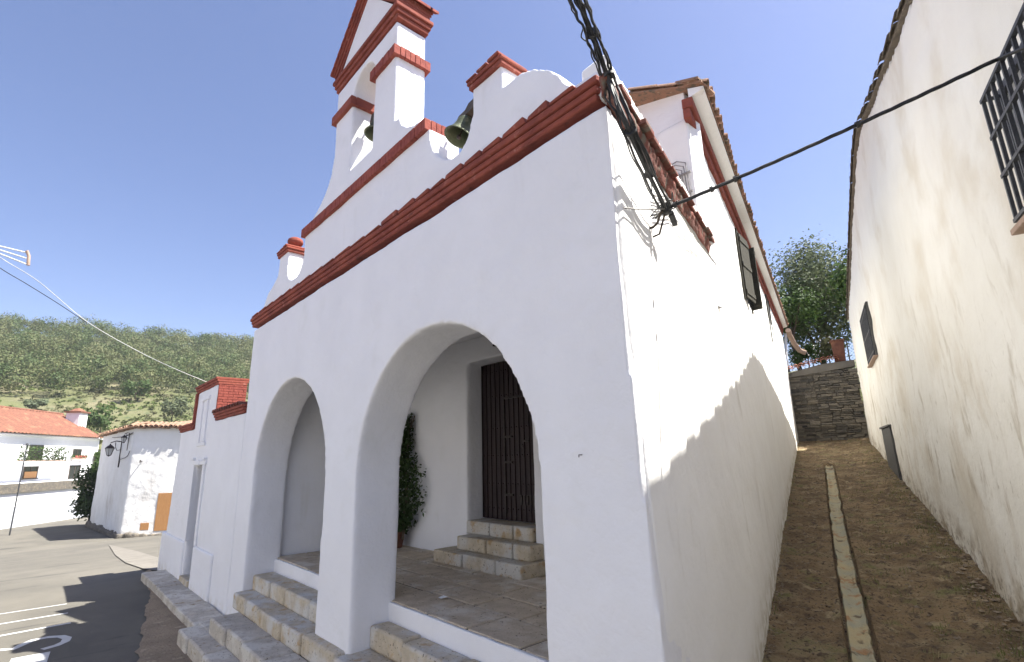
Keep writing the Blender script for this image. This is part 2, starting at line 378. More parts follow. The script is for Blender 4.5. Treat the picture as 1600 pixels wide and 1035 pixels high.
# worn tiles along the side cornice
mb = MB(); s = .12
while s < 3.9:
    L_ = random.uniform(.22, .34); z = 2.635 + .05*s
    dz = random.uniform(.02, .06); out = random.uniform(.075, .125)
    mb.obox(SP(s, -.05, z), S*(L_-.02) + UP*.05*L_, N*(out+.05), UP*dz)
    if random.random() < .6: mb.obox(SP(s+.05, -.05, z + dz + .003), S*(L_-.10), N*(out-.03), UP*random.uniform(.015, .035))
    s += L_
mb.build('side_cornice_tiles', M['redworn'], church, bevel=.01)
# side parapet: white coping over the tiles
mb = MB()
mb.add([SP(.08, -.22, 2.55), SP(.02, .0, 2.55), SP(4.15, .03, 2.76), SP(4.15, -.22, 2.76), SP(.08, -.22, 2.92), SP(.02, .02, 2.92), SP(4.15, .03, 3.15), SP(4.15, -.22, 3.15)],
       [(0,3,2,1),(4,5,6,7),(0,1,5,4),(1,2,6,5),(2,3,7,6),(3,0,4,7)])
mb.build('side_parapet', M['side'], church, remesh=.03, disp=.02, dscale=.4)
# parapet with curved sweeps, pinnacle necks and the body of the bell gable
left = [(-10.0,2.735),(-9.92,2.80),(-9.78,2.95),(-9.62,3.06),(-9.42,3.14),(-9.22,3.25),(-9.17,3.4),(-9.17,3.58),(-8.73,3.58),(-8.73,3.3),(-8.69,3.14),(-8.6,3.03),(-8.46,2.97),(-8.25,2.95),(-8.1,3.0),(-7.99,3.12),(-7.95,3.3),(-7.95,3.56)]
right = [(-4.27,3.56),(-4.25,3.4),(-4.2,3.27),(-4.1,3.14),(-3.97,3.04),(-3.82,2.98),(-3.68,3.0),(-3.57,3.1),(-3.5,3.27),(-3.48,3.58),(-3.04,3.58),(-3.03,3.30),(-2.92,3.32),(-2.78,3.31),(-2.63,3.26),(-2.48,3.16),(-2.36,3.03),(-2.27,2.87),(-2.2,2.81),(-2.05,2.81),(-1.96,2.82),(-1.96,2.735)]
mb = MB(); mb.prism([(x, 0, z) for x, z in left[:-1] + [(-7.9, 3.3), (-7.9, 2.735)]], (0, .28, 0)); mb.prism([(x, 0, z) for x, z in [(-4.3, 2.735), (-4.3, 3.4)] + right[1:]], (0, .28, 0))
mb.prism([(-7.95, 0, 2.735), (-7.95, 0, 3.57), (-4.27, 0, 3.57), (-4.27, 0, 3.35), (-4.22, 0, 3.2), (-4.15, 0, 2.735)], (0, .42, 0))
gable = mb.build('bell_gable', M['white'], church, remesh=.025, disp=.02, dscale=.5)
mb = MB()
mb.prism([(-7.9,0,3.66),(-7.9,0,3.69),(-7.7,0,3.76),(-7.42,0,3.88),(-7.18,0,4.04),(-7.03,0,4.22),(-6.95,0,4.5),(-6.94,0,5.64),(-6.36,0,5.64),(-6.36,0,3.66)], (0, .44, 0))
mb.prism([(-5.67,0,3.66),(-5.67,0,5.64),(-5.09,0,5.64),(-5.09,0,4.12),(-4.97,0,4.10),(-4.91,0,3.98),(-4.80,0,3.88),(-4.62,0,3.80),(-4.36,0,3.76),(-4.36,0,3.66)], (0, .44, 0))
mb.prism([(-6.5,0,3.66),(-6.5,0,4.02),(-5.5,0,4.02),(-5.5,0,3.66)], (0, .44, 0))
mb.prism([(-6.5,0,5.64),(-5.5,0,5.64),(-5.5,0,5.2),(-5.67,0,5.2)] + [(x,0,z) for x,z in arc(-6.015, 5.2, .345, 0, 180, 24)] + [(-6.36,0,5.2),(-6.5,0,5.2)], (0, .44, 0))
mb.build('bell_tower', M['white'], gable, remesh=.022, disp=.012, dscale=.5)
# second cornice: bricks on edge round front and sides
def brick_band(mbx, x0, x1, y0, y1, z0, z1, pr, bl=.075):
    """row of narrow bricks on edge standing proud on all four sides"""
    x = x0 - pr
    n = max(1, round((x1-x0+2*pr)/bl)); w = (x1-x0+2*pr)/n
    for i in range(n):
        j = random.uniform(-.004, .004)
        mbx.box((x+i*w, y0-pr+j, z0+j*.5), (x+(i+1)*w-.006, y0+.03, z1+j)); mbx.box((x+i*w, y1-.03, z0+j*.5), (x+(i+1)*w-.006, y1+pr+j, z1+j))
    n = max(1, round((y1-y0-.07)/bl)); w = (y1-y0-.07)/n
    for i in range(n):
        j = random.uniform(-.004, .004)
        mbx.box((x0-pr+j, y0+.035+i*w, z0), (x0+.03, y0+.035+(i+1)*w-.006, z1+j)); mbx.box((x1-.03, y0+.035+i*w, z0), (x1+pr+j, y0+.035+(i+1)*w-.006, z1+j))
    mbx.box((x0-pr+.008, y0-pr+.008, z0+.008), (x1+pr-.008, y1+pr-.008, z1-.012))
mb = MB(); brick_band(mb, -7.95, -4.33, 0, .42, 3.55, 3.69, .05); mb.build('middle_cornice', M['redbrick'], gable, bevel=.004)
mb = MB(); brick_band(mb, -6.95, -6.355, 0, .44, 5.08, 5.22, .055, .3); mb.build('impost_band', M['red'], gable, bevel=.008)
mb = MB(); brick_band(mb, -5.675, -5.09, 0, .44, 5.08, 5.22, .055); mb.build('impost_band', M['redbrick'], gable, bevel=.004)
# pediment
mb = MB()
for (z0, z1, pr) in ((5.66,5.73,.02), (5.732,5.80,.045), (5.802,5.865,.07)): mb.box((-6.96-pr, -pr, z0), (-5.07+pr, .44+pr, z1))
mb.build('pediment_cornice', M['red'], gable, bevel=.012)
mb = MB(); mb.prism([(-6.95, 0, 5.86), (-5.08, 0, 5.86), (-6.015, 0, 6.80)], (0, .44, 0)); mb.build('tympanum', M['white'], gable)
mb = MB()
for sgn in (-1, 1):
    for (off0, off1, pr) in ((0, .06, .02), (.062, .12, .045), (.122, .17, .07)):
        def q(dx, dz): return V((-6.015 + sgn*dx, 0, dz))
        ex = V((0, -pr, 0)); w2 = 1.0; zz = 5.868; ap = 6.72
        a = q(w2, zz+off0); b = q(0, ap+off0+.03); c_ = q(0, ap+off1+.03); d_ = q(w2, zz+off1)
        mb.prism([a+ex, b+ex, c_+ex, d_+ex], (0, .44+2*pr, 0))
mb.build('raking_cornice', M['red'], gable, bevel=.01)
mb = MB()
for sgn in (-1, 1):
    for k in range(9):
        t0 = k/9; x0 = 1.06*(1-t0); z0 = 5.99 + t0*.92
        x1 = 1.06*(1-t0-1/9.5); z1 = 5.99 + (t0+1/9.5)*.92
        for y in (-.10, .04, .18, .32, .42):
            mb.prism([(-6.015+sgn*x0, y, z0+.01), (-6.015+sgn*x1, y, z1), (-6.015+sgn*x1, y, z1+.035), (-6.015+sgn*x0, y, z0+.055)], (0, .145, 0))
mb.build('gable_tiles', M['redbrick'], gable, bevel=.006)
# pinnacle caps
for (x0, x1, ball) in ((-9.17, -8.73, True), (-3.48, -3.04, False)):
    mb = MB(); mb.box((x0-.03, -.03, 3.56), (x1+.03, .31, 3.61)); mb.box((x0-.045, -.045, 3.612), (x1+.045, .325, 3.65))
    for k in range(3): mb.box((x0-.05+k*.17, -.055, 3.652+k*.006), (x0+.11+k*.17, .33, 3.675+k*.012))
    if ball:
        mb.lathe(((x0+x1)/2+.05, .16, 3.70), [(.0,-.01),(.09,0),(.10,.03),(.07,.055),(.12,.09),(.135,.13),(.12,.18),(.07,.21),(.0,.215)], k=20)
    mb.build('pinnacle_cap', M['red'], gable, bevel=.01, smooth=40)
adopt(gable)

# side wall (porch flank and nave flank in one plane)
def ez(s): return 4.58 + .041*(s-3.3)
mb = MB()
mb.prism([SP(.03, .0, ZB), SP(.03, 0, 2.50), SP(3.7, 0, 2.7), SP(3.7, 0, ez(3.7)+.1), SP(24.6, 0, ez(24.6)+.1), SP(24.6, 0, ZB)], V((-.55, 0, 0)))
mb.v = [tuple(V(p) + V((1,0,0))*(.13*(1-max(0,(V(p)-C0).dot(S))/24.6) if p[2] < -2 else 0)) for p in mb.v]
sw = mb.build('side_wall', M['side'], church, remesh=.06, disp=.05, dscale=1.2)
# nave front, rear and left side
gp = [on_y(x, y, 3.45) for x, y in ((1109,110), (996,143))]
def gabz(x): return 5.04 + (-2.95 - x)*.28 if x > -4.9 else 5.586 - (-4.9 - x)*.2
mb = MB()
mb.prism([(-3.05, 3.55, 1.9), (-3.05, 3.55, gabz(-3.05)+.04), (-4.9, 3.55, gabz(-4.9)+.04), (-10.5, 3.55, gabz(-10.5)), (-10.5, 3.55, 1.9)], (0, .4, 0))
mb.build('nave_front', M['white'], church)
mb = MB(); e = SP(24.6, 0, 0); Lw = S*21.3
mb.obox((-10.5, 3.55, ZB), Lw, (.4, 0, 0), (0, 0, 6.6)); mb.obox((e.x-7.6, e.y-.4, ZB), (7.3, 0, 0), (0, .4, 0), (0, 0, 7.2))
mb.build('rear_wall', M['white'], church)
# porch interior
mb = MB()
mb.prism([(-10.3, 2.6, ZB), (-10.3, 2.6, 2.3), (-3.0, 2.6, 2.3), (-3.0, 2.6, ZB), (-5.5, 2.6, ZB), (-5.5, 2.6, 1.60), (-7.06, 2.6, 1.60), (-7.06, 2.6, ZB)], (0, .45, 0))
mb.build('porch_back_wall', M['white'], church, remesh=.04, disp=.025, dscale=.8)
mb = MB(); mb.box((-10.4, .57, ZB), (-9.72, 2.6, 2.3)); mb.build('porch_side_wall', M['white'], church)
mb = MB(); mb.prism([(-10.3, .57, 2.0), (-2.35, .57, 2.0), (-2.95, 2.59, 2.0), (-10.3, 2.59, 2.0)], (0, 0, .25)); mb.build('porch_ceiling', M['white'], church)
mb = MB(); mb.prism([(-10.3, .3, 2.4), (-10.3, 3.5, 2.4), (-3.3, 3.5, 2.4), (-2.4, .3, 2.4)], (0, 0, .12)); mb.build('porch_roof', M['oldtile'], church)
# porch floor and its flagstones
mb = MB(); mb.prism([(-9.9, .5, ZB), (-2.3, .5, ZB), (-2.95, 2.6, ZB), (-5.4, 2.6, ZB), (-5.4, 3.0, ZB), (-7.1, 3.0, ZB), (-7.1, 2.6, ZB), (-9.9, 2.6, ZB)], (0, 0, -1.565-ZB)); mb.build('floor_bed', M['grout'], church)
mb = MB(); y = .49; row = 0
for dpt in (.52, .46, .5, .44, .4):
    x = -9.71 - (row % 2)*.35 - random.uniform(0, .2)
    while x < -2.9:
        w_ = random.uniform(.62, .9); a = max(x, -9.7); b = min(x+w_, -2.35-.3*y)
        if b - a > .1: mb.box((a+.012, y+.012, -1.62), (b-.012, min(y+dpt, 2.61)-.012, -1.55 + random.uniform(-.006, .006)))
        x += w_
    y += dpt; row += 1
mb.build('porch_floor', M['slab'], church, bevel=.012)
mb = MB(); mb.box((-9.62, .46, ZB), (-6.6, .5, -1.56)); mb.box((-5.72, .46, ZB), (-2.7, .5, -1.56)); mb.build('porch_riser', M['white'], church, remesh=.02, disp=.012, dscale=.2)

# church door
door = MB(); door.box((-7.04, 2.93, -.97), (-5.52, 2.98, 1.58))
n_ = 13
for i in range(n_):
    x0 = -7.03 + i*1.5/n_; door.box((x0+.008, 2.915, -.96), (x0+1.5/n_-.008, 2.9305, 1.57)); door.box((x0-.007, 2.895, -.96), (x0+.009, 2.9295, 1.57))
st = door
for z in (-.80, -.42, .02, .46, 1.0, 1.42):
    for i in range(n_*2):
        x = -7.0 + i*1.48/(n_*2-1); st.lathe((x, 2.916, z), [(.016, 0), (.014, .007), (.008, .013), (0, .015)], axis=(0,-1,0), k=8)
dr = door.build('door', M['door'], church)
hd = MB()
hd.box((-6.46, 2.885, -.86), (-6.43, 2.914, .95)); hd.box((-6.46, 2.885, .93), (-5.6, 2.914, .96))
for z in (-.6, -.1, .3): hd.box((-6.44, 2.882, z), (-6.26, 2.912, z+.035))
hd.box((-6.0, 2.87, .22), (-5.86, 2.912, .25)); hd.lathe((-6.02, 2.9, .16), [(.02,0),(.035,.01),(.03,.02),(0,.025)], axis=(0,-1,0), k=10)
for k in range(7): hd.box((-6.1+k*.07, 2.885, -.72), (-6.06+k*.07, 2.912, -.58))
hd.build('wicket_ironwork', M['iron'], dr)
# door steps
def slabs(mbx, x0, x1, y0, y1, z0, z1, wmin, wmax, j=.006):
    x = x0
    while x < x1 - .05:
        w_ = random.uniform(wmin, wmax); b = min(x+w_, x1)
        if x1 - b < .15: b = x1
        d = random.uniform(-j, j)
        mbx.box((x+.011, y0 + d*2, z0), (b-.011, y1, z1 + d)); x = b
for (x0, x1, y0, z0, z1) in ((-7.3, -5.25, 2.10, -1.56, -1.375), (-6.98, -5.32, 2.32, -1.374, -1.175), (-7.055, -5.505, 2.56, -1.174, -.975)):
    mb = MB(); slabs(mb, x0, x1, y0, 2.61 if z1 < -1.1 else 2.95, z0, z1, .45, .75); mb.build('door_step', M['stone'], church, bevel=.022, smooth=40)
# windows on the flank: near one with its weathered shutters open, far one closed
win = MB(); win.obox(SP(8.2, -.02, 3.12), S*1.3, N*.028, UP*1.5); w1 = win.build('window', M['glass'], church)
fr = MB()
for a in (8.13, 9.5): fr.obox(SP(a, -.03, 3.07), S*.07, N*.065, UP*1.6)
fr.obox(SP(8.13, -.03, 4.6), S*1.44, N*.065, UP*.07); fr.build('window_frame', M['shutter'], w1)
for (s0, dirv, hh, wd) in ((8.25, (S*.66 + N*.10), 1.45, .66), (9.55, (N*.40 - S*.12), 1.5, .22)):
    sh = MB(); dv = dirv.normalized(); th = dv.cross(UP).normalized()*.03
    sh.obox(SP(s0, .03, 3.14), dv*wd, th, UP*hh)
    for z in (.08, .7, hh-.18): sh.obox(SP(s0, .03, 3.14+z) - th*.5, dv*wd, th*2, UP*.09)
    sh.build('shutter', M['shutter'], w1)
win = MB(); win.obox(SP(15.4, -.02, 3.5), S*1.0, N*.03, UP*1.6); w2 = win.build('window', M['greyleaf'], church)
fr = MB()
fr.obox(SP(15.33, -.03, 5.15), S*1.14, N*.07, UP*.07)
for a in (15.33, 16.4): fr.obox(SP(a, -.03, 3.45), S*.07, N*.07, UP*1.7)
fr.build('window_frame', M['shutter'], w2); adopt(w1); adopt(w2); adopt(dr)
# red eaves band, plastered soffit and the row of tile ends
mb = MB()
def slope_box(mbx, s0, s1, n0, n1, za, zb, base=lambda s: ez(s)):
    mbx.add([SP(s0,n0,base(s0)+za), SP(s0,n1,base(s0)+za), SP(s1,n1,base(s1)+za), SP(s1,n0,base(s1)+za), SP(s0,n0,base(s0)+zb), SP(s0,n1,base(s0)+zb), SP(s1,n1,base(s1)+zb), SP(s1,n0,base(s1)+zb)],
            [(0,3,2,1),(4,5,6,7),(0,1,5,4),(1,2,6,5),(2,3,7,6),(3,0,4,7)])
slope_box(mb, 3.6, 24.5, -.05, .05, .0, .15); slope_box(mb, 3.58, 24.5, -.05, .10, .152, .30); mb.build('eaves_band', M['red'], church, bevel=.012)
mb = MB()
mb.add([SP(3.6,.05,ez(3.6)+.302), SP(3.6,.26,ez(3.6)+.37), SP(24.6,.26,ez(24.6)+.37), SP(24.6,.05,ez(24.6)+.302),
        SP(3.6,.05,ez(3.6)+.45), SP(3.6,.26,ez(3.6)+.41), SP(24.6,.26,ez(24.6)+.41), SP(24.6,.05,ez(24.6)+.45)],
       [(0,3,2,1),(4,5,6,7),(0,1,5,4),(1,2,6,5),(2,3,7,6),(3,0,4,7)])
mb.build('soffit', M['side'], church)
roof = MB()
rd = (N*-1 + UP*.32).normalized()
RN = -1.75; RZ = .43 + .3*(RN*-1 + .28)
roof.add([SP(3.6,.28,ez(3.6)+.415), SP(24.8,.28,ez(24.8)+.415), SP(24.8,RN,ez(24.8)+RZ-.03), SP(3.6,RN,ez(3.6)+RZ-.03),
          SP(3.6,.28,ez(3.6)+.44), SP(24.8,.28,ez(24.8)+.44), SP(24.8,RN,ez(24.8)+RZ), SP(3.6,RN,ez(3.6)+RZ)], [(0,3,2,1),(4,5,6,7),(0,1,5,4),(1,2,6,5),(2,3,7,6),(3,0,4,7)])
roof.add([SP(3.6,RN,ez(3.6)+RZ), SP(24.8,RN,ez(24.8)+RZ), SP(24.8,-8.1,ez(24.8)+.4), SP(3.6,-8.1,ez(3.6)+.4)], [(0,1,2,3)])
rf = roof.build('roof', M['oldtile'], church)
mb = MB(); s = 3.65; i = 0
while s < 24.7:
    for k in range(3):
        mb.halftile(SP(s + random.uniform(-.01,.01), .32 - k*.36 + random.uniform(-.02,.02), ez(s)+.435 + k*.36*.30), rd, S, r=.085 if k else .09, L=.44)
    s += .2
# verge tiles at the nave front
x = -2.72
while x > -10.4:
    z = gabz(x) + .05
    sl = .3 if x > -4.9 else -.2
    mb.prism([(x, 3.44, z), (x-.36, 3.44, z+.36*sl), (x-.36, 3.44, z+.36*sl+.045), (x, 3.44, z+.035)], (0, .4, 0))
    mb.prism([(x-.02, 3.40, z+.045), (x-.36, 3.40, z+.36*sl+.055), (x-.36, 3.40, z+.36*sl+.10), (x-.02, 3.40, z+.08)], (0, .4, 0))
    x -= .37
mb.build('roof_tiles', M['oldtile'], rf, smooth=40); adopt(rf)
mb = MB(); mb.prism([(-2.55, 3.36, gabz(-2.55)+.0), (-6.9, 3.36, gabz(-6.9)+.0), (-6.9, 3.36, gabz(-6.9)-.13), (-2.55, 3.36, gabz(-2.55)-.10)], (0, .19, 0)); pass
adopt(church)

# ------------------------------------------------------------------ bells
def bell(o, axis, sc, label, yoke_dir):
    t = thing('church_bell', o, label, 'bell'); ax = V(axis).normalized()
    mb = MB(); prof = [(.0,.33),(.06,.335),(.10,.32),(.125,.28),(.135,.2),(.15,.12),(.18,.05),(.215,.0),(.225,-.02),(.205,-.02),(.19,.0),(.16,.05),(.13,.12),(.115,.2),(.10,.27),(.0,.30)]
    mb.lathe(V(o), [(r*sc, h*sc) for r, h in prof], ax, 32); mb.build('bell_body', M['bronze'], t, smooth=60)
    mb = MB(); mb.tube([V(o)+ax*.28*sc, V(o)-ax*.01*sc], .014*sc, 8); mb.lathe(V(o)-ax*.02*sc, [(0,-.03*sc),(.03*sc,-.01*sc),(.035*sc,.02*sc),(0,.05*sc)], ax, 12); mb.build('clapper', M['iron'], t, smooth=60)
    mb = MB(); yd = V(yoke_dir).normalized(); c = V(o)+ax*.45*sc
    mb.obox(c - yd*.30*sc - ax*.10*sc - ax.cross(yd)*.07*sc, yd*.6*sc, ax.cross(yd)*.14*sc, ax*.2*sc); mb.obox(c - yd*.14*sc - ax*.02*sc - ax.cross(yd)*.065*sc, yd*.28*sc, ax.cross(yd)*.13*sc, ax*.28*sc)
    for k in (-1, 1): mb.tube([V(o)+ax*.33*sc+yd*.05*k*sc, c + yd*.06*k*sc + ax*.12*sc], .014, 6)
    mb.build('yoke', M['oldwood'], t, bevel=.012)
    mb = MB(); mb.tube([c - yd*.42*sc, c + yd*.42*sc], .016, 8); mb.build('axle', M['iron'], t)
    adopt(t); return t
bell((-5.97, .22, 4.50), (0, .15, 1), .84, 'bronze bell hanging inside the arched opening of the tall bell tower', (1, 0, 0))
bell((-3.93, .16, 3.35), (.15, .38, 1), .74, 'greenish bronze bell in the notch beside the short red-capped pinnacle', (1, -.1, -.05))

# ------------------------------------------------------------------ CHAPEL ANNEX (left)
annex = thing('church_annex', (-13.6, .5, -2.6), 'low white annex with red coping, brick block on top and narrow street door', 'annex')
o = [(-10.44, ZB), (-13.28, ZB), (-13.24, -.02), (-14.08, -.02), (-14.12, ZB), (-16.9, ZB), (-16.62, -1.5), (-16.3, .85), (-14.74, .85), (-14.68, 1.72), (-12.70, 1.72), (-12.70, .92), (-10.38, .92)]
mb = MB(); mb.prism([(x, 0, z) for x, z in o], (0, .5, 0)); mb.build('front_wall', M['white'], annex, remesh=.035, disp=.03, dscale=.9)
mb = MB(); mb.prism([(-16.84, .52, -2.72), (-10.5, .52, -2.72), (-10.5, .52, .8), (-16.3, .52, .8)], (0, 3.0, 0)); mb.build('side_wall', M['white'], annex)
mb = MB(); mb.box((-16.98, -.045, ZB), (-14.2, .3, -1.68)); mb.box((-13.2, -.045, ZB), (-11.6, .3, -1.66)); mb.build('plinth', M['white'], annex, remesh=.025, disp=.012, dscale=.3)
# red copings, built of courses
mb = MB()
def coping(mbx, x0, x1, za, zb):
    n = max(1, int(abs(x1-x0)/.3))
    for k in range(3):
        pr = .02 + .025*k
        mbx.prism([(x0, -pr, za + k*.055), (x1, -pr, zb + k*.055), (x1, -pr, zb + k*.055 + .052), (x0, -pr, za + k*.055 + .052)], (0, .55+2*pr, 0))
coping(mb, -16.42, -14.66, .85, .85); coping(mb, -12.62, -10.42, .92, .92); coping(mb, -14.78, -12.66, 1.72, 1.72)
mb.prism([(-14.80, -.05, .86), (-14.68, -.05, .86), (-14.62, -.05, 1.72), (-14.76, -.05, 1.72)], (0, .6, 0))
mb.build('coping', M['red'], annex, bevel=.008)
mb = MB(); x = -12.6
while x < -10.55: mb.halftile((x+.1, -.10, 1.07), (0, 1, .05), (1, 0, 0), r=.085, L=.45); x += .19
mb.build('coping_tiles', M['redworn'], annex, smooth=40)
mb = MB(); z = .98
while z < 1.70:
    y = .0; k = 0 if int(round(z/.06)) % 2 else .1
    while y < .56:
        y1 = min(y + .2 - k, .57); k = 0
        mb.box((-12.75, y+.003, z+.003), (-12.665 + random.uniform(-.004,.004), y1-.003, z+.055)); y = y1
    z += .0585
mb.box((-12.74, .0, .98), (-12.677, .565, 1.72)); mb.build('brick_face', M['redbrick'], annex, bevel=.003)
# niche and door with mouldings
mb = MB()
for (x0, x1, z0, z1) in ((-14.02,-13.92,.50,1.46), (-13.52,-13.42,.50,1.46), (-14.1,-13.34,1.4615,1.54), (-14.1,-13.34,.42,.4985)): mb.box((x0, -.035, z0), (x1, .2, z1))
mb.box((-13.9, -.012, .52), (-13.54, .1, 1.44)); mb.build('blind_window', M['white'], annex, bevel=.012)
mb = MB()
for (x0, x1, z0, z1) in ((-14.24,-14.09,-1.66,.0), (-13.23,-13.08,-1.66,.0), (-14.3,-13.02,.002,.1)): mb.box((x0, -.035, z0), (x1, .3, z1))
mb.box((-14.3, -.07, .102), (-14.12, .2, .16)); mb.box((-13.2, -.07, .102), (-13.02, .2, .16)); mb.box((-13.76, -.055, -.0), (-13.56, .2, .11)); mb.build('door_surround', M['white'], annex, bevel=.012)
mb = MB(); mb.box((-14.1, .38, -2.4), (-13.26, .43, -.02)); d2 = mb.build('door', M['greyleaf'], annex, bevel=.01)
mb = MB(); mb.box((-13.36, .36, -1.3), (-13.33, .377, -1.15)); mb.build('handle', M['iron'], d2); adopt(d2)
mb = MB(); mb.box((-14.12, -.06, ZB), (-13.28, .4, -2.36)); mb.build('threshold', M['stone'], annex, bevel=.02)
adopt(annex)

# ------------------------------------------------------------------ front steps and kerb
steps = thing('stone_staircase', (-6, -.3, -2.6), 'worn granite steps climbing from the street into the arched porch', 'steps')
for (x0, x1, y0, y1, z0, z1, mt) in ((-9.58, -6.62, .14, .47, -1.98, -1.75, 'stone'), (-5.70, -2.75, .22, .47, -1.98, -1.75, 'stone'),
        (-9.60, -2.2, -.14, .28, -2.2, -1.975, 'stone'), (-9.25, -2.0, -.50, -.1, -2.42, -2.185, 'greystone'), (-9.85, -1.9, -.78, -.46, -2.68, -2.40, 'greystone')):
    mb = MB(); slabs(mb, x0, x1, y0, y1, z0, z1, .6, 1.0, .008); mb.build('step', M[mt], steps, bevel=.03, smooth=40)
mb = MB(); mb.box((-9.2, -.1, -2.7), (-2.1, .4, -2.23)); mb.box((-9.1, -.45, -2.7), (-2.1, -.1, -2.45))
mb.box((-9.55, -.1, -2.1), (-2.8, .4, -2.0))
mb.build('mortar_bed', M['grout'], steps)
adopt(steps)
mb = MB(); x = -15.85
while x < -9.95:
    w_ = random.uniform(.55, .8); b = min(x+w_, -9.9); t = (x+15.85)/6
    mb.box((x+.006, -.52 + random.uniform(-.012,.012), -2.72), (b-.006, -.02, -2.47 + random.uniform(-.008,.008))); x = b
mb.box((-9.94, -.5, -2.7), (-9.3, -.05, -2.40))
tag(mb.build('kerb', M['greystone'], bevel=.02, smooth=40), 'pale granite kerb stones along the annex wall', kind='structure')

# ------------------------------------------------------------------ porch items
def leafquad(mbx, p, size, n=None, asp=.5):
    a = V((random.gauss(0,1), random.gauss(0,1), random.gauss(0,1))).normalized(); b = a.orthogonal().normalized()
    b = (Matrix.Rotation(random.uniform(0, 2*PI), 3, a) @ b) * size*asp; c = a*size
    p = V(p); mbx.add([p-c, p+b*.9, p+c, p-b*.9], [(0,1,2,3)])
plant = thing('climbing_plant', (-8.6, 2.4, -1.55), 'tall leafy green climber against the white wall inside the right arch', 'plant')
mb = MB()
for i in range(3600):
    t = random.random()**.8; z = -1.25 + 2.1*(1-t); wdt = .12 + .36*math.exp(-((z+.55)/.5)**2) + .12*noise.noise((z*3, 0, 1))
    leafquad(mb, (-8.80 + max(-.5, min(.56, random.gauss(0, wdt*.7))), 2.38 + random.gauss(0, .09), z + random.gauss(0, .03)), random.uniform(.025, .055))
mb.build('foliage', M['darkleaf'], plant)
mb = MB()
for k in range(4): mb.tube([(-8.72+random.uniform(-.05,.05), 2.38, -1.4), (-8.75+.05*k, 2.42, -.7), (-8.72-.06*k, 2.45, .1), (-8.8+.08*k, 2.48, .8)], .012, 6)
mb.build('stem', M['bark'], plant)
mb = MB(); mb.lathe((-8.92, 2.34, -1.549), [(0,0),(.13,0),(.17,.22),(.19,.24),(.19,.28),(.165,.28),(.15,.22),(0,.2)], k=20); mb.build('pot', M['tile'], plant, smooth=40)
adopt(plant)
lamp = thing('porch_lamp', (-5.99, 2.5, 1.76), 'small brown lamp fixed high on the wall above the church door', 'lamp')
mb = MB(); mb.prism([(-6.12, 2.42, 1.80), (-5.86, 2.42, 1.80), (-5.9, 2.36, 1.70), (-6.08, 2.36, 1.70)], (0, .16, 0)); mb.build('housing', M['oldwood'], lamp, bevel=.01)
mb = MB(); mb.tube([(-5.99, 2.52, 1.77), (-5.99, 2.6, 1.79)], .02, 8); mb.build('bracket', M['iron'], lamp); adopt(lamp)
mb = MB(); mb.add([(-5.36,.9,-1.538),(-5.27,.88,-1.53),(-5.24,.95,-1.52),(-5.31,.99,-1.536),(-5.3,.93,-1.51)], [(0,1,4),(1,2,4),(2,3,4),(3,0,4)])
tag(mb.build('paper_scrap', M['paper']), 'crumpled scrap of white paper lying on the porch flagstones', 'litter')
p = on_y(909, 711, 0); mb = MB(); mb.tube([(p.x, .03, p.z), (p.x, -.03, p.z), (p.x+.002, -.032, p.z-.015)], .0035, 6)
tag(mb.build('wall_hook', M['iron']), 'tiny dark hook on the white pillar right of the arch', 'hook')

# ------------------------------------------------------------------ RIGHT HOUSE
HN = 2.62
house = thing('side_house', SP(10, HN+3, -1.4), 'tall cream washed house with stained gable wall on the right of the alley', 'house')
def HP(s, z, n=0.0): return SP(s, HN + n + (.12*sstep(6, 0, s)) , z)
top = [(-2.0, 3.95), (1.6, 4.62), (3.66, 5.12), (6.85, 5.95), (9.3, 6.72), (10.6, 6.72), (15.2, 6.22), (22.2, 5.25)]
mb = MB()
ol = [(-2.0, -3.0), (13.7+.0, -3.0), (22.5, -.5)]
mb.prism([SP(s, HN, z) for s, z in [(-2.0,-3.0),(22.9,-.5),(22.55,1.75),(22.2,1.85)] + top[::-1]], N*.45)
wl = mb.build('gable_wall', M['cream'], house, remesh=.07, disp=.09, dscale=1.6)
mb = MB(); mb.obox(SP(22.0, HN+.46, -.5), N*7.5, -S*.4, UP*5.5); mb.obox(SP(22.0, HN+.5, -.5), S*2.3, N*3, UP*5.9); mb.obox(SP(-2.0, HN+.46, -3), N*7.5, S*.4, UP*6.5); mb.obox(SP(-2.0, HN+7.9, -3), S*24, -N*.4, UP*6.4); mb.build('rear_wall', M['cream'], house)  # set-back block past the far end is added out of sight to stop sun
rt = MB(); ts = []
for (a, b) in zip(top[:-1], top[1:]):
    rt.add([SP(a[0],HN-.03,a[1]+.02), SP(b[0],HN-.03,b[1]+.02), SP(b[0],HN+8,b[1]+.02), SP(a[0],HN+8,a[1]+.02), SP(a[0],HN-.03,a[1]+.05), SP(b[0],HN-.03,b[1]+.05), SP(b[0],HN+8,b[1]+.07), SP(a[0],HN+8,a[1]+.07)],
           [(0,3,2,1),(4,5,6,7),(0,1,5,4),(1,2,6,5),(2,3,7,6),(3,0,4,7)])
    L_ = math.hypot(b[0]-a[0], b[1]-a[1]); n_ = max(1, int(L_/.3)); d = (S*(b[0]-a[0]) + UP*(b[1]-a[1])).normalized()
    if b[1] < a[1]: pass
    for k in range(n_):
        f_ = k/n_; c = SP(a[0]+(b[0]-a[0])*f_, HN+.0, a[1]+(b[1]-a[1])*f_+.05 + random.uniform(-.008,.02))
        for q in range(3): rt.halftile(c + N*.16*q + UP*(.05*(k % 2)), d, N, r=.085, L=.36)
M['greytile'] = mat('lichen_grey_tiles', (.20,.165,.125), .95, (.12,.105,.085), 7, .5, bump=.6, bscale=40, layers=[((.30,.26,.20), 9, .55, .7)])
rfh = rt.build('roof', M['greytile'], house, smooth=40)
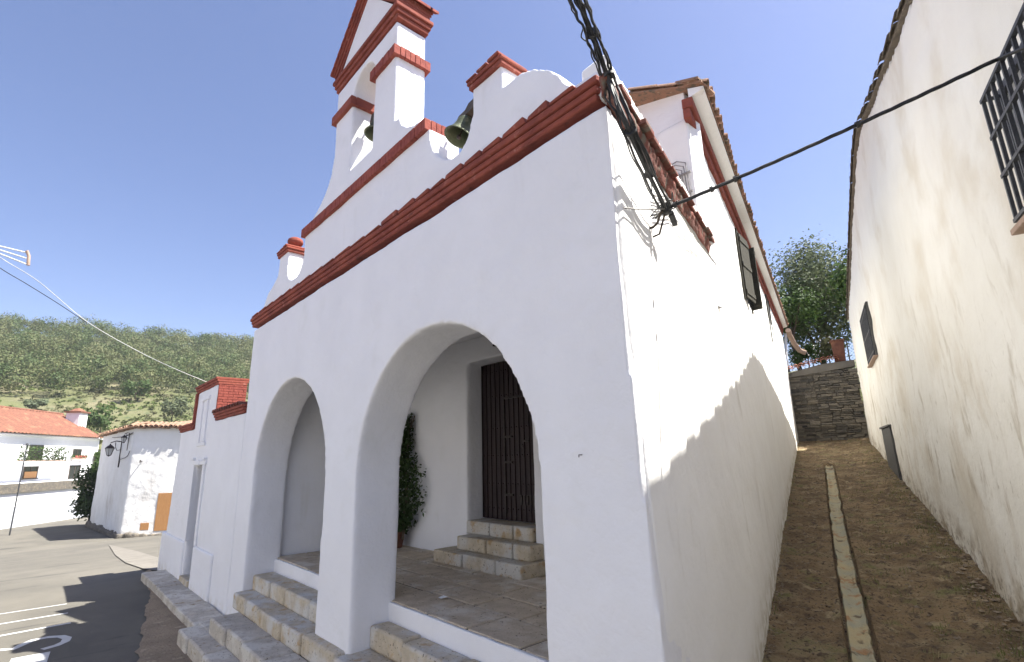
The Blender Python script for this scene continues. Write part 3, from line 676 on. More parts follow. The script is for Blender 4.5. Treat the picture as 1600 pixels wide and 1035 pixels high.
# windows
def grille(parent, s0, s1, z0, z1, out, nb, rb, rows, name='window_grille', mt='grille'):
    g = MB()
    n0 = HN - out
    for i in range(nb):
        s = s0 + (s1-s0)*i/(nb-1); g.tube([SP(s, n0, z0), SP(s, n0, z1)], rb, 8)
    for z in rows: g.obox(SP(s0-.02, n0-.008, z-.012), S*(s1-s0+.04), N*.016, UP*.026)
    if out > .05:
        for z in (z0, z1):
            for s in (s0, s1): g.obox(SP(s-.012, n0, z-.012), S*.024, N*(out+.03), UP*.024)
    return g.build(name, M[mt], parent, smooth=50)
def reveal_window(s0, s1, z0, z1, glassmat, out, nb, rb, rows, dep=.0):
    mb = MB(); mb.obox(SP(s0, HN-.045, z0), S*(s1-s0), N*.1, UP*(z1-z0)); w_ = mb.build('window', M[glassmat], house)
    fr = MB()
    for (a, b, c, d_) in ((s0-.05, s0, z0-.05, z1+.05), (s1, s1+.05, z0-.05, z1+.05)): fr.obox(SP(a, HN-.055, c), S*(b-a), N*.12, UP*(d_-c))
    fr.obox(SP(s0, HN-.055, z1), S*(s1-s0), N*.12, UP*.05); fr.build('window_frame', M['greyleaf'], w_)
    sl = MB(); sl.obox(SP(s0-.06, HN-.11, z0-.055), S*(s1-s0+.12), N*.2, UP*.04); sl.build('window_sill', M['buff'], w_, bevel=.005)
    if nb: grille(w_, s0, s1, z0, z1, out, nb, rb, rows)
    adopt(w_); return w_
reveal_window(13.95, 16.25, 2.48, 3.95, 'glass', .075, 16, .010, (2.6, 3.2, 3.8))
mb = MB(); mb.obox(SP(14.1, HN-.05, -1.3), S*2.3, N*.1, UP*1.83); hatch = mb.build('hatch_door', M['greyleaf'], house, bevel=.01)
mb = MB(); mb.obox(SP(14.0, HN-.09, .535), S*2.5, N*.1, UP*.05); mb.build('lintel', M['greyleaf'], hatch); adopt(hatch)
# near window: protruding grille with light reveal
GP = SP(0, HN-.17, 0); g0 = on_plane(1536, 158, GP, N); g1 = on_plane(1588, 345, GP, N); gs = (g0-C0).dot(S); gzt = g0.z; gzb = g1.z
ws = gs - 1.5; mb = MB(); mb.obox(SP(ws, HN-.03, gzb), S*1.5, N*.1, UP*(gzt-gzb)); w3 = mb.build('window', M['lampglass'], house)
fr = MB()
fr.obox(SP(gs, HN-.07, gzb-.04), S*.05, N*.12, UP*(gzt-gzb+.1)); fr.obox(SP(ws, HN-.07, gzt), S*1.5, N*.12, UP*.06); fr.obox(SP(ws-.05, HN-.07, gzb-.04), S*.05, N*.12, UP*(gzt-gzb+.1)); fr.build('window_frame', M['grille'], w3)
sl = MB(); sl.obox(SP(ws-.08, HN-.20, gzb-.09), S*1.66, N*.25, UP*.045); sl.build('window_sill', M['buff'], w3, bevel=.006)
g = MB(); n0 = HN-.17
for i in range(13):
    s = ws + 1.5*i/12; g.obox(SP(s-.011, n0-.011, gzb), S*.022, N*.022, UP*(gzt-gzb))
for f_ in (0, .36, .68, 1): z = gzb + (gzt-gzb)*f_; g.obox(SP(ws-.02, n0-.016, z-.014), S*1.54, N*.032, UP*.028)
for z in (gzb, gzt):
    for s in (ws, gs): g.obox(SP(s-.012, n0, z-.012), S*.024, N*.2, UP*.024)
g.build('window_grille', M['grille'], w3); adopt(w3)
adopt(house)

# ------------------------------------------------------------------ alley end wall
wall = thing('stone_wall', SP(24.4, 1.2, .3), 'dark slate rubble wall closing the alley under a clay tile coping', 'wall')
def islandmat(name, cols, scale, bump):
    m = mat(name, cols[0], .95, cols[1], scale, .5, bump=bump, bscale=24, bdist=.04); nt = m.node_tree; p = nt.nodes['Principled BSDF']
    src = p.inputs['Base Color'].links[0].from_socket; g = nt.nodes.new('ShaderNodeNewGeometry'); r = nt.nodes.new('ShaderNodeValToRGB')
    r.color_ramp.elements[0].color = (.55,.55,.56,1); r.color_ramp.elements[1].color = (1.5,1.4,1.25,1); nt.links.new(g.outputs['Random Per Island'], r.inputs[0])
    x = nt.nodes.new('ShaderNodeMix'); x.data_type = 'RGBA'; x.blend_type = 'MULTIPLY'; x.inputs[0].default_value = 1; nt.links.new(src, x.inputs[6]); nt.links.new(r.outputs[0], x.inputs[7]); nt.links.new(x.outputs[2], p.inputs['Base Color'])
    return m
M['slate'] = islandmat('slate_stones', ((.20,.185,.155), (.13,.125,.112)), 6, 1.0)
mb = MB(); random.seed(17)
z = .05
while z < 3.45:
    h = random.uniform(.07, .20); n = -.05
    while n < 2.6:
        w_ = random.uniform(.16, .62)
        if n < .95 and n + w_ > 1.05: w_ = 1.0 - n
        o_ = .09 if n > .95 else 0
        t = random.uniform(-.05, .04); k = random.randint(1, 2) if h > .13 else 1
        for q in range(k):
            hh = h/k; a = SP(24.40 - o_ + t + random.uniform(-.02,.02), n+.012, z + q*hh + .008)
            mb.obox(a, N*(w_-.024) + UP*random.uniform(-.025,.025), S*.4, UP*(hh-.018) + N*random.uniform(-.03,.03) + S*random.uniform(-.02,.03))
        n += w_
    z += h
mb.build('rubble', M['slate'], wall, bevel=.014)
mb = MB(); mb.obox(SP(24.44, -.05, -.5), N*2.75, S*.4, UP*3.9); mb.build('core', M['rubble'], wall)
mb = MB(); mb.prism([SP(24.3, -.05, 3.28), SP(24.3, .9, 3.38), SP(24.3, 2.7, 3.56), SP(24.3, 2.7, 3.86), SP(24.3, 1.4, 3.80), SP(24.3, -.05, 3.5)], S*.5); mb.build('render_band', M['pave'], wall, bevel=.02)
mb = MB(); n = 0.02
while n < 2.05:
    z = 3.60 + .205*n if n < 1.5 else 3.90
    mb.halftile(SP(24.10, n+.1, z), S + UP*.25, N, r=.125, L=.42); mb.halftile(SP(24.38, n+.1, z+.13), S + UP*.25, N, r=.125, L=.42)
    n += .235
mb.build('coping_tiles', M['newtile'], wall, smooth=40)
adopt(wall)
# terracotta flue block beside the house
pot = thing('terracotta_planter', SP(24.6, 2.2, 3.85), 'square red terracotta planter on the end of the tiled wall', 'planter')
mb = MB(); a = SP(24.45, 1.98, 3.86); mb.prism([a, a+N*.42, a+N*.46+UP*.95, a-N*.04+UP*.95], S*.5); mb.build('body', M['tile'], pot, bevel=.02)
mb = MB(); a = SP(24.41, 1.90, 4.812); mb.obox(a, N*.58, S*.58, UP*.07); mb.build('rim', M['tile'], pot, bevel=.01); adopt(pot)
# curved clay downpipe leaving the church eaves
pipe = thing('eaves_drainpipe', SP(24.7, .3, 4.0), 'thick buff clay drainpipe bending down from the far church eaves', 'drainpipe')
mb = MB(); mb.tube([SP(24.5,.28,5.62), SP(24.9,.30,5.45), SP(25.3,.42,5.1), SP(25.6,.62,4.75), SP(25.7,.85,4.62)], .12, 12); mb.build('pipe', M['buff'], pipe, smooth=50)
mb = MB(); mb.tube([SP(24.65,.15,5.5), SP(24.65,.05,4.6), SP(24.65,.05,3.6)], .06, 10); mb.build('downpipe', M['base'], pipe, smooth=50); adopt(pipe)

# ------------------------------------------------------------------ vegetation
def crown(mbx, c, rad, nleaf, size, lumps=9, asp=.55, inner=.35, flat=.0):
    c = V(c); rx, ry, rz = rad
    cl = []
    for i in range(lumps):
        d = V((random.gauss(0,1), random.gauss(0,1), random.gauss(0,1))).normalized()
        cl.append((V((d.x*rx*.58, d.y*ry*.58, d.z*rz*.55)), random.uniform(.34, .55)))
    for i in range(nleaf):
        o_, k = random.choice(cl); d = V((random.gauss(0,1), random.gauss(0,1), random.gauss(0,1))).normalized()
        r = (inner + (1-inner)*random.random()**.6) * k * (1 + .18*random.gauss(0,1))
        nrm = (d + V((random.gauss(0,.42), random.gauss(0,.42), random.gauss(0,.42)+.15))).normalized(); t1 = nrm.orthogonal().normalized()
        t1 = Matrix.Rotation(random.uniform(0, 2*PI), 3, nrm) @ t1; sz = size*random.uniform(.6, 1.3); t2 = nrm.cross(t1)*sz*asp; t1 = t1*sz
        p = c + o_ + V((d.x*rx*r, d.y*ry*r, d.z*rz*r)); mbx.add([p-t1, p+t2*.9, p+t1, p-t2*.9], [(0,1,2,3)])
def trunk(mbx, base, top_, r, limbs, rad):
    base = V(base); top_ = V(top_); mid = base.lerp(top_, .5) + V((random.uniform(-.1,.1), random.uniform(-.1,.1), 0))*rad
    mbx.tube([base - UP*.3, mid, top_], r, 8, r*.6)
    for i in range(limbs):
        a = 2*PI*i/limbs + random.random(); st_ = mid.lerp(top_, random.random()); e_ = top_ + V((math.cos(a)*rad*.6, math.sin(a)*rad*.6, rad*random.uniform(.1,.7)))
        mbx.tube([st_, st_.lerp(e_, .5) + UP*.08*rad, e_], r*.45, 6, r*.12)
def tree(name, base, h, rad, nleaf, size, mt, label, cat='tree', group=None, lumps=10, tr=.12):
    t = thing(name, base, label, cat, group); base = V(base)
    c = base + UP*(h - rad[2]*.8)
    mb = MB(); crown(mb, c, rad, nleaf, size, lumps); mb.build('crown', M[mt], t)
    mb = MB(); trunk(mb, base, c - UP*rad[2]*.35, tr, 5, min(rad)); mb.build('trunk', M['bark'], t, smooth=60)
    adopt(t); return t
# oak wood on the hillside: a far-off mass
random.seed(21)
wood = MB(); cnt = 0; placed = []
tries = 0
while cnt < 430 and tries < 6000:
    tries += 1
    x = -random.uniform(158, 288); y = random.uniform(-.16, .50)*-x - 3
    if -x < 176 and random.random() < .55: continue
    if any((x-a)**2 + (y-b)**2 < 34 for a, b in placed): continue
    placed.append((x, y)); cnt += 1
    r = random.uniform(3.0, 5.4); z = hill(x, y)
    crown(wood, (x, y, z + r*.95), (r*1.25, r*1.25, r*1.05), 800, .30, 6, .7, .82)
tag(wood.build('oak_wood', M['oak']), 'dense green oak wood covering the upper hillside', 'wood', kind='stuff')
us = MB()
random.seed(5)
for i in range(2600):
    x = -random.uniform(84, 176); y = random.uniform(-.16, .42)*-x - 3; r = random.uniform(.25, 1.0); z = hill(x, y)
    if noise.noise((x*.04, y*.07, 8)) < -.12 and random.random() < .8: continue
    crown(us, (x, y, z + r*.35), (r*1.3, r*1.3, r*.7), 26, .26, 3, .6, .3)
tag(us.build('hill_scrub', M['bright']), 'low green scrub and grass clumps on the meadow slope', 'scrub', kind='stuff')
random.seed(11)
for (px, py, d, h, r, mt, lab) in (
        (276, 610, 128, 6.2, 3.0, 'olive', 'round grey-green tree standing alone on the meadow below the wood'),
        (165, 622, 110, 5.6, 3.0, 'leaf', 'bushy mid-green tree directly behind the far roof ridge'),
        (150, 640, 104, 3.0, 2.3, 'bright', 'yellow-green bush at the foot of the bushy hillside tree'),
        (215, 598, 150, 5.5, 3.2, 'leaf', 'broad green tree at the lower edge of the hillside wood'),
        (60, 610, 140, 3.2, 2.0, 'olive', 'small olive-green tree low on the meadow above the far red roof'),
        (350, 600, 135, 3.6, 2.4, 'bright', 'pale green bush above the annex on the hillside meadow'),
        (200, 645, 96, 2.6, 2.6, 'bright', 'low bright bush above the chimney of the far house')):
    q = at_dist(px, py, d); q.z = hill(q.x, q.y)
    tree('hillside_tree' if h > 3.1 else 'hillside_bush', q, h, (r, r, h*.42), 900, .30, mt, lab, 'tree' if h > 3.1 else 'bush')
# tree, bushes and fence above the alley
random.seed(3)
b = at_dist(1292, 560, 33); b.z = 3.0
tree('broad_tree', b, 8.5, (3.2, 3.0, 4.0), 20000, .10, 'olive', 'large grey-green leafy tree rising beyond the alley end wall', lumps=22, tr=.2)
b = at_dist(1246, 545, 30); b.z = 3.8
tree('leaning_tree', b, 5.6, (1.7, 1.7, 2.2), 4200, .10, 'leaf', 'lower darker tree between the church eaves and the large tree', lumps=10)
tree('sun_blocking_tree', SP(25.6, 4.8, 3.2), 6.8, (2.7, 2.7, 2.6), 5000, .12, 'leaf', 'unseen leafy tree added behind the side house to shade the alley end', lumps=14)  # unseen tree, added to keep sun off the far alley ground
for (px, py, r, mt, lab) in ((1262, 558, .75, 'leaf', 'flowering green bush behind the tiled wall beside the church corner'), (1293, 545, .62, 'bright', 'lighter green bush behind the tiled wall beside the planter')):
    q = on_plane(px, py, SP(26.6, 0, 0), S); t = thing('garden_bush', (q.x, q.y, q.z-r), lab, 'bush')
    mb = MB(); crown(mb, q, (r*1.2, r, r), 2600, .065, 9, .5, .2); mb.build('foliage', M[mt], t)
    mb = MB()
    for k in range(34):
        d = V((random.gauss(0,1), -abs(random.gauss(0,1)), random.gauss(0,1))).normalized()*r*.95
        for q2 in range(3): leafquad(mb, q + d, .035, None, .9)
    mb.build('blossom', M['flower'], t)
    mb = MB(); mb.tube([q - UP*r*1.5, q], .03, 6); mb.build('stem', M['bark'], t); adopt(t)
fence = thing('mesh_fence', SP(29, 1, 4), 'green wire mesh fence with grey posts behind the garden bushes', 'fence')
mb = MB()
for k in range(34):
    n = -2 + k*.18; mb.tube([SP(29,n,4.0), SP(29,n+1.6,5.6)], .006, 4); mb.tube([SP(29,n+1.6,4.0), SP(29,n,5.6)], .006, 4)
mb.build('mesh_panel', M['net'], fence)
for n in (-.6, 1.1, 2.8, 4.5):
    mb = MB(); mb.tube([SP(29,n,3.2), SP(29,n,5.75)], .035, 8); mb.build('post', M['greycable'], fence)
adopt(fence)
# netting fence on the hill
q0 = at_dist(172, 640, 100); q1 = at_dist(290, 640, 100); q0.z = hill(q0.x, q0.y); q1.z = hill(q1.x, q1.y)
nf = thing('netting_fence', q0, 'blue-green netting fence crossing the meadow above the house roofs', 'fence')
mb = MB(); K = 40
for i in range(K):
    for off in (0, .45, .9, 1.3):
        a = q0.lerp(q1, i/K); b_ = q0.lerp(q1, (i+1)/K); a.z = hill(a.x, a.y) + off + .15*noise.noise((i*.4, off, 2)); b_.z = hill(b_.x, b_.y) + off + .15*noise.noise(((i+1)*.4, off, 2))
        mb.add([a, b_, b_+UP*.34, a+UP*.34], [(0,1,2,3)])
mb.build('netting', mat('blue_green_netting', (.10,.17,.15), .9, (.07,.13,.11), 2, .5), nf)
for i in range(0, K+1, 5):
    a = q0.lerp(q1, i/K); a.z = hill(a.x, a.y); mb = MB(); mb.tube([a, a+UP*1.8], .05, 6); mb.build('post', M['bark'], nf)
adopt(nf)

# ------------------------------------------------------------------ CORNER HOUSE (second building on the street)
KS = 1.6
def sc(p): return CAM + (V(p) - CAM)*KS
A2 = sc((-25.28, -.11, -2.62)); B2 = sc((-23.02, .94, -2.62)); L2 = sc((-31.52, -.54, -2.62))
ub = V((.40, .917, 0)).normalized(); ua = (L2 - A2); ua.z = 0; ua.normalize()
nb_ = V((ub.y, -ub.x, 0)); na = V((-ua.y, ua.x, 0))
if nb_.dot(CAM - A2) < 0: nb_ = -nb_
if na.y > 0: na = -na
zt = sc((0, 0, 1.50)).z; zg = -4.3
ch = thing('corner_house', A2, 'small white house with stained shaded wall, clay eaves and tan wooden door', 'house')
WB = 14.0; WA = 11.4
mb = MB(); p0 = A2.copy(); p0.z = zg; p1 = p0 + ub*WB; p2 = p0 + ua*WA; p3 = p2 + ub*WB
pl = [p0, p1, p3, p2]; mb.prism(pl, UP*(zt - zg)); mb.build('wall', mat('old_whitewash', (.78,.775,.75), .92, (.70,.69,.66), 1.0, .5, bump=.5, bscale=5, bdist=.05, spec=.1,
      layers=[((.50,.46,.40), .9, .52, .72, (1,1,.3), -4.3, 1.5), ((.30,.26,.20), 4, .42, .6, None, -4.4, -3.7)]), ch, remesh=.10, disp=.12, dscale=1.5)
mb = MB()
c_ = (p0+p3)/2; c_.z = zt + 1.1
ep = []
for q in pl:
    d = (q - (p0+p3)/2); d.z = 0; v = q + d.normalized()*.35; v.z = zt + .02; ep.append(v)
for i in range(4): mb.add([ep[i], ep[(i+1) % 4], c_, ep[i]-UP*.05, ep[(i+1) % 4]-UP*.05], [(0,1,2),(3,4,1,0)])
rf2 = mb.build('roof', M['oldtile'], ch)
mb = MB()
for (a, b, outv) in ((p0, p1, nb_), (p0, p2, na)):
    L_ = (b-a).length; d = (b-a).normalized(); k = 0
    while k*.27 < L_+.2:
        q = a + d*(k*.27-.1); q.z = zt + .04 + random.uniform(-.03,.03)
        mb.halftile(q + outv*(.36+random.uniform(-.05,.04)), -outv + UP*.28, d, r=.125, L=.6); mb.halftile(q - outv*.15 + UP*.13, -outv + UP*.28, d, r=.125, L=.6)
        mb.obox(q + outv*.28 - UP*.10, d*.18, -outv*.35, UP*.05)
        k += 1
mb.build('roof_tiles', M['oldtile'], rf2, smooth=40); adopt(rf2)
def on_b(s, z, o_=0.0): q = A2 + ub*s + nb_*o_; q.z = z; return q
def on_a(s, z, o_=0.0): q = A2 + ua*s + na*o_; q.z = z; return q
def pb_(px, py): return on_plane(px, py, A2, nb_)
dA = pb_(240, 830); dB = pb_(246, 771); ds0 = (dA-A2).dot(ub); dz0 = dA.z; dz1 = dB.z
mb = MB(); mb.obox(on_b(ds0, dz0, .03), ub*1.5, -nb_*.1, UP*(dz1-dz0)); d3 = mb.build('door', M['tan'], ch, bevel=.01)
mb = MB(); mb.obox(on_b(ds0+.85, dz0+.3, .034), ub*.5, nb_*.02, UP*1.3); mb.build('door_panel', M['door'], d3)
mb = MB(); mb.obox(on_b(ds0+.95, dz1-.95, .06), ub*.3, nb_*.02, UP*.35); mb.build('notice', M['paper'], d3); adopt(d3)
mA = pb_(218, 829); mB_ = pb_(233, 820); mb = MB(); mb.obox(on_b((mA-A2).dot(ub), mA.z, .03), ub*((mB_-mA).dot(ub)), -nb_*.1, UP*.42); mb.build('meter_cover', M['tan'], ch, bevel=.01)
mb = MB(); s = -.5
for (a, d, L_, outv) in ((A2, ub, 12, nb_), (A2, ua, WA, na)):
    s = -.1
    while s < L_:
        w_ = random.uniform(.2, .5); q = a + d*s; q.z = zg
        mb.obox(q + outv*random.uniform(.10, .22), d*w_, -outv*.3, UP*random.uniform(.25, .48)); s += w_*.9
mb.build('stone_footing', M['rubble'], ch, remesh=.07, disp=.08, dscale=.3)
mb = MB(); q = pb_(222, 721); mb.tube([q - nb_*.05, q + nb_*.35], .03, 6); mb.tube([q + nb_*.35 - UP*.08, q + nb_*.35 + UP*.08], .03, 6); mb.build('wall_peg', M['iron'], ch)
adopt(ch)
def lantern(name, s, z, sz, arm, label):
    t = thing(name, on_a(s, z), label, 'street lamp'); b0 = on_a(s, z, .03)
    mb = MB(); mb.tube([b0 - UP*1.0*sz, b0 + UP*.75*sz], .045*sz, 8); mb.tube([b0 + UP*.75*sz, b0 + UP*.8*sz + na*arm*.5, b0 + UP*.68*sz + na*arm], .035*sz, 8)
    mb.tube([b0 + UP*.2*sz, b0 + UP*.15*sz + na*arm*.35, b0 + UP*.42*sz + na*arm*.55, b0 + UP*.72*sz + na*arm*.55], .022*sz, 6); mb.build('bracket', M['iron'], t, smooth=50)
    h = b0 + na*arm + UP*.10*sz
    mb = MB(); mb.lathe(h, [(.12*sz,-.28*sz),(.26*sz,.2*sz)], k=6); mb.build('lamp_glass', M['lampglass'], t)
    mb = MB()
    for k in range(6):
        an = PI*k/3 + .0; ax = V((0,0,1)).orthogonal().normalized(); bx = UP.cross(ax); d = ax*math.cos(an) + bx*math.sin(an)
        mb.tube([h + d*.125*sz - UP*.28*sz, h + d*.27*sz + UP*.2*sz], .014*sz, 6)
    mb.lathe(h, [(0,.52*sz),(.05*sz,.5*sz),(.04*sz,.44*sz),(.16*sz,.36*sz),(.30*sz,.2*sz),(.28*sz,.19*sz),(0,.19*sz)], k=12)
    mb.lathe(h, [(0,-.36*sz),(.05*sz,-.33*sz),(.13*sz,-.28*sz),(.12*sz,-.26*sz),(0,-.26*sz)], k=12); mb.build('lamp_frame', M['iron'], t, smooth=40)
    adopt(t)
lantern('street_lantern', 2.01*KS, .58*KS, .95, .60, 'iron lantern on a tall wall bracket, lower and left on the corner house')
lantern('street_lantern', .72*KS, 1.02*KS, .62, .25, 'smaller iron lantern tucked under the eaves at the corner house edge')
wires = MB()
for (s0, s1, z, sag) in ((.0, 6.9, 1.30*KS, .1), (.2, 5, 1.26*KS, .05)):
    wires.tube([on_a(s0 + (s1-s0)*k/10, z - sag*math.sin(PI*k/10), .05) for k in range(11)], .02, 5)
wires.tube([on_a(3.1, .3*KS, .05), on_a(1.4, .35*KS, .05), on_a(.6, .42*KS, .05), on_a(.0, .6*KS, .07)], .02, 5)
tag(wires.build('facade_wire', M['cable']), 'thin dark wires stapled under the eaves of the corner house', 'wire')
# pavement slab in front of corner house and ramp
def on_ground(px, py):
    z = -2.62
    for _ in range(30): q = on_z(px, py, z); z = .5*z + .5*gz(q.x)
    return q
mb = MB(); q = [on_ground(*p_) for p_ in ((170,852),(214,862),(247,872),(250,893),(225,890),(196,880),(180,868))]
mb.add([V((p_.x, p_.y, gz(p_.x)+.014)) for p_ in q], [tuple(range(len(q)))])
tag(mb.build('pavement', M['pave']), 'pale broken concrete pavement before the corner house', kind='structure')
# hedge-like shrub at the far edge of the corner house
q = on_a(WA+.9, -4.3, -.1)
sh = thing('street_shrub', q, 'dark green shrub hugging the far edge of the corner house', 'shrub')
mb = MB(); crown(mb, q + UP*2.6, (1.25, 1.5, 2.5), 5200, .13, 14, .6, .2); mb.build('foliage', M['darkleaf'], sh)
mb = MB(); mb.tube([q, q + UP*2.4], .08, 7); mb.build('stem', M['bark'], sh); adopt(sh)

# ------------------------------------------------------------------ house across the street (unseen, added so its sunlit front lights the church)
oh = thing('added_opposite_house', (-8, -10, -2.6), 'unseen white two storey house added across the street to bounce sunlight on the church', 'house')
mb = MB(); mb.box((-30, -18, -5), (14, -10, 3.4)); mb.build('wall', M['side'], oh)
for i in range(9):
    x = -26 + i*4.4
    for z0, z1 in ((-1.4, -.1), (1.3, 2.5)):
        mb = MB(); mb.box((x, -9.98, z0), (x+.9, -9.9, z1)); w_ = mb.build('window', M['glass'], oh)
        mb = MB(); mb.box((x-.08, -9.97, z0-.08), (x, -9.86, z1+.08)); mb.box((x+.9, -9.97, z0-.08), (x+.98, -9.86, z1+.08)); mb.box((x, -9.97, z1), (x+.9, -9.86, z1+.08)); mb.box((x-.12, -9.97, z0-.16), (x+1.02, -9.8, z0-.082)); mb.build('window_frame', M['white'], w_)
mb = MB(); mb.prism([(-30.4, -9.6, 3.42), (-30.4, -14, 5.2), (-30.4, -18.4, 3.42)], (44.8, 0, 0)); mb.build('roof', M['tile'], oh)
adopt(oh)

# ------------------------------------------------------------------ FAR HOUSE
F0 = at_dist(0, 735, 61); F1 = at_dist(150, 735, 71.4); F0.z = F1.z = 0
uf = (F1-F0).normalized(); nf_ = V((uf.y, -uf.x, 0)); nf_ = nf_ if nf_.dot(CAM-F0) > 0 else -nf_
def FP(s, z, o_=0.0): return F0 + uf*s + UP*z + nf_*o_
KF = 1.7
fh = thing('far_house', FP(5, -4.4), 'long two storey white house with orange tiled roof across the street end', 'house')
mb = MB(); mb.obox(FP(-14, -5, 0), uf*26.2, -nf_*7, UP*(5 + 1.82*KF)); mb.build('wall', mat('far_whitewash', (.80,.80,.80), .9, (.74,.74,.73), .6, .5, bump=.3, bscale=3, bdist=.05), fh)
mb = MB(); pitch = .42; n_ = int(27/pitch)
def corr(mbx, s0, s1, o0, z0, o1, z1, rows=3):
    k = int((s1-s0)/(pitch/6)); vs = []
    for r_ in range(rows+1):
        f_ = r_/rows
        for i in range(k+1):
            s = s0 + (s1-s0)*i/k; w = .11*abs(math.cos(PI*(s-s0)/pitch)); vs.append(FP(s, z0 + (z1-z0)*f_ + w + .02*noise.noise((s*.8, f_*6, 1)), o0 + (o1-o0)*f_))
    mbx.add(vs, [(r_*(k+1)+i, r_*(k+1)+i+1, (r_+1)*(k+1)+i+1, (r_+1)*(k+1)+i) for r_ in range(rows) for i in range(k)])
corr(mb, -14.3, 12.0, .55, 1.76*KF, -3.9, 3.22*KF + .1); corr(mb, -14.3, 12.0, -7.6, 1.6*KF, -3.9, 3.22*KF + .1)
mb.tube([FP(-14.3, 3.25*KF+.1, -3.9), FP(12, 3.25*KF+.1, -3.9)], .13, 8)
rf3 = mb.build('roof', M['tile'], fh, smooth=50)
mb = MB(); mb.obox(FP(11.0, 2.4*KF, -1.6), uf*1.3, -nf_*1.3, UP*(.95*KF)); chm = mb.build('chimney', M['white'], rf3, bevel=.02)
mb = MB(); mb.obox(FP(10.85, 3.352*KF, -1.45), uf*1.6, -nf_*1.6, UP*.14); mb.lathe(FP(11.65, 3.352*KF+.142, -2.25), [(.75,0),(.5,.2),(.2,.34),(0,.36)], k=8); mb.build('chimney_cap', M['tile'], rf3); adopt(rf3)
mb = MB(); mb.obox(FP(-14, 1.70*KF, .003), uf*26.2, nf_*.3, UP*.1); mb.build('eaves_moulding', M['white'], fh)
for (s0, s1, z0, z1) in ((4.95*KF, 5.6*KF, .69*KF, 1.1*KF), (4.9*KF, 5.75*KF, -.60*KF, .16*KF), (1.6*KF, 2.5*KF, .52*KF, 1.25*KF), (1.5*KF, 2.4*KF, -.45*KF, .14*KF)):
    mb = MB(); mb.obox(FP(s0, z0, .02), uf*(s1-s0), -nf_*.1, UP*(z1-z0)); w_ = mb.build('window', M['glass'], fh)
    mb = MB()
    for (a, b, c, d_) in ((s0-.08, s0, z0, z1), (s1, s1+.08, z0, z1), ((s0+s1)/2-.03, (s0+s1)/2+.03, z0, z1)): mb.obox(FP(a, c, .05), uf*(b-a), -nf_*.06, UP*(d_-c))
    mb.obox(FP(s0-.1, z0-.09, .14), uf*(s1-s0+.2), -nf_*.2, UP*.08); mb.build('window_frame', M['oldwood'], w_); adopt(w_)
mb = MB(); mb.obox(FP(1.55*KF, -.44*KF, .06), uf*1.4, -nf_*.05, UP*.55); mb.build('shutter', M['tan'], fh)
mb = MB(); mb.obox(FP(-.4, .30*KF, 1.6), uf*6.4, -nf_*1.6, UP*.14); bal = mb.build('balcony', M['white'], fh)
mb = MB()
for k in range(40): mb.tube([FP(-.35 + k*.16, .3*KF+.14, 1.55), FP(-.35 + k*.16, .3*KF+1.0, 1.55)], .012, 5)
mb.tube([FP(-.4, .3*KF+1.0, 1.55), FP(6, .3*KF+1.0, 1.55)], .02, 6); mb.build('railing', M['iron'], bal); adopt(bal)
mb = MB(); mb.obox(FP(-14, -5, 3.2), uf*24.5, -nf_*3.1, UP*(5 - .62*KF)); mb.build('terrace', M['white'], fh)
mb = MB(); mb.obox(FP(-14, -1.03*KF, 3.36), uf*20.4, -nf_*.15, UP*(.41*KF)); mb.build('terrace_parapet', M['rubble'], fh)
mb = MB(); mb.obox(FP(-14, -4.6, 3.27), uf*22, -nf_*.06, UP*(4.6-1.66*KF)); mb.build('grey_dado', M['base'], fh)
adopt(fh)
def planting(name, s0, s1, z0, z1, o_, n_, size, mt, label, cat, flowers=None):
    t = thing(name, FP((s0+s1)/2, z0, o_), label, cat); mb = MB()
    for i in range(n_):
        k = random.random(); cx = s0 + (s1-s0)*(int(k*6)+.5)/6
        leafquad(mb, FP(cx + random.gauss(0, (s1-s0)/14), z0 + (z1-z0)*random.random()**1.4, o_ + random.gauss(0, .12)), size, None, .7)
    mb.build('foliage', M[mt], t)
    mb = MB(); mb.obox(FP(s0, z0-.18, o_+.13), uf*(s1-s0), -nf_*.26, UP*.2); mb.build('trough', M['buff'], t)
    if flowers:
        mb = MB()
        for i in range(120): leafquad(mb, FP(random.uniform(s0, s1), z0 + random.random()*(z1-z0)*.7, o_+.16), .06, None, .9)
        mb.build('blossom', M[flowers], t)
    adopt(t)
planting('balcony_plants', 0, 5.6, .34*KF+.16, 1.15*KF, 1.2, 900, .09, 'leaf', 'row of leafy pot plants along the far house balcony', 'plants')
planting('window_box', 8.1, 9.9, .6*KF, .74*KF, .3, 260, .07, 'leaf', 'window box of pink flowers under the small far house window', 'window box', 'pinkflower')
t = thing('wall_creeper', FP(11.9, -1, .2), 'green creeper climbing the right corner of the far house', 'creeper'); mb = MB()
for i in range(1500):
    z = random.uniform(-2.3, 1.6); leafquad(mb, FP(11.7 + random.gauss(0, .22 + .15*noise.noise((z, 2, 2))) + .3*math.sin(z*1.7), z, .25 + random.gauss(0, .12)), .1, None, .6)
mb.build('foliage', M['leaf'], t); mb = MB(); mb.tube([FP(12, -4.3, .15), FP(11.8, -2, .15), FP(11.6, 1.4, .12)], .05, 6); mb.build('stem', M['bark'], t); adopt(t)
pl_ = thing('utility_pole', FP(2.0, -4.4, 6), 'thin grey lamp pole standing before the far white house', 'pole')
pb = at_dist(22, 800, 50); pb.z = -4.4; ptp = at_dist(46, 696, 50)
mb = MB(); mb.tube([pb, V((pb.x, pb.y, ptp.z))], .045, 8, .035); mb.build('post', M['grille'], pl_, smooth=50)
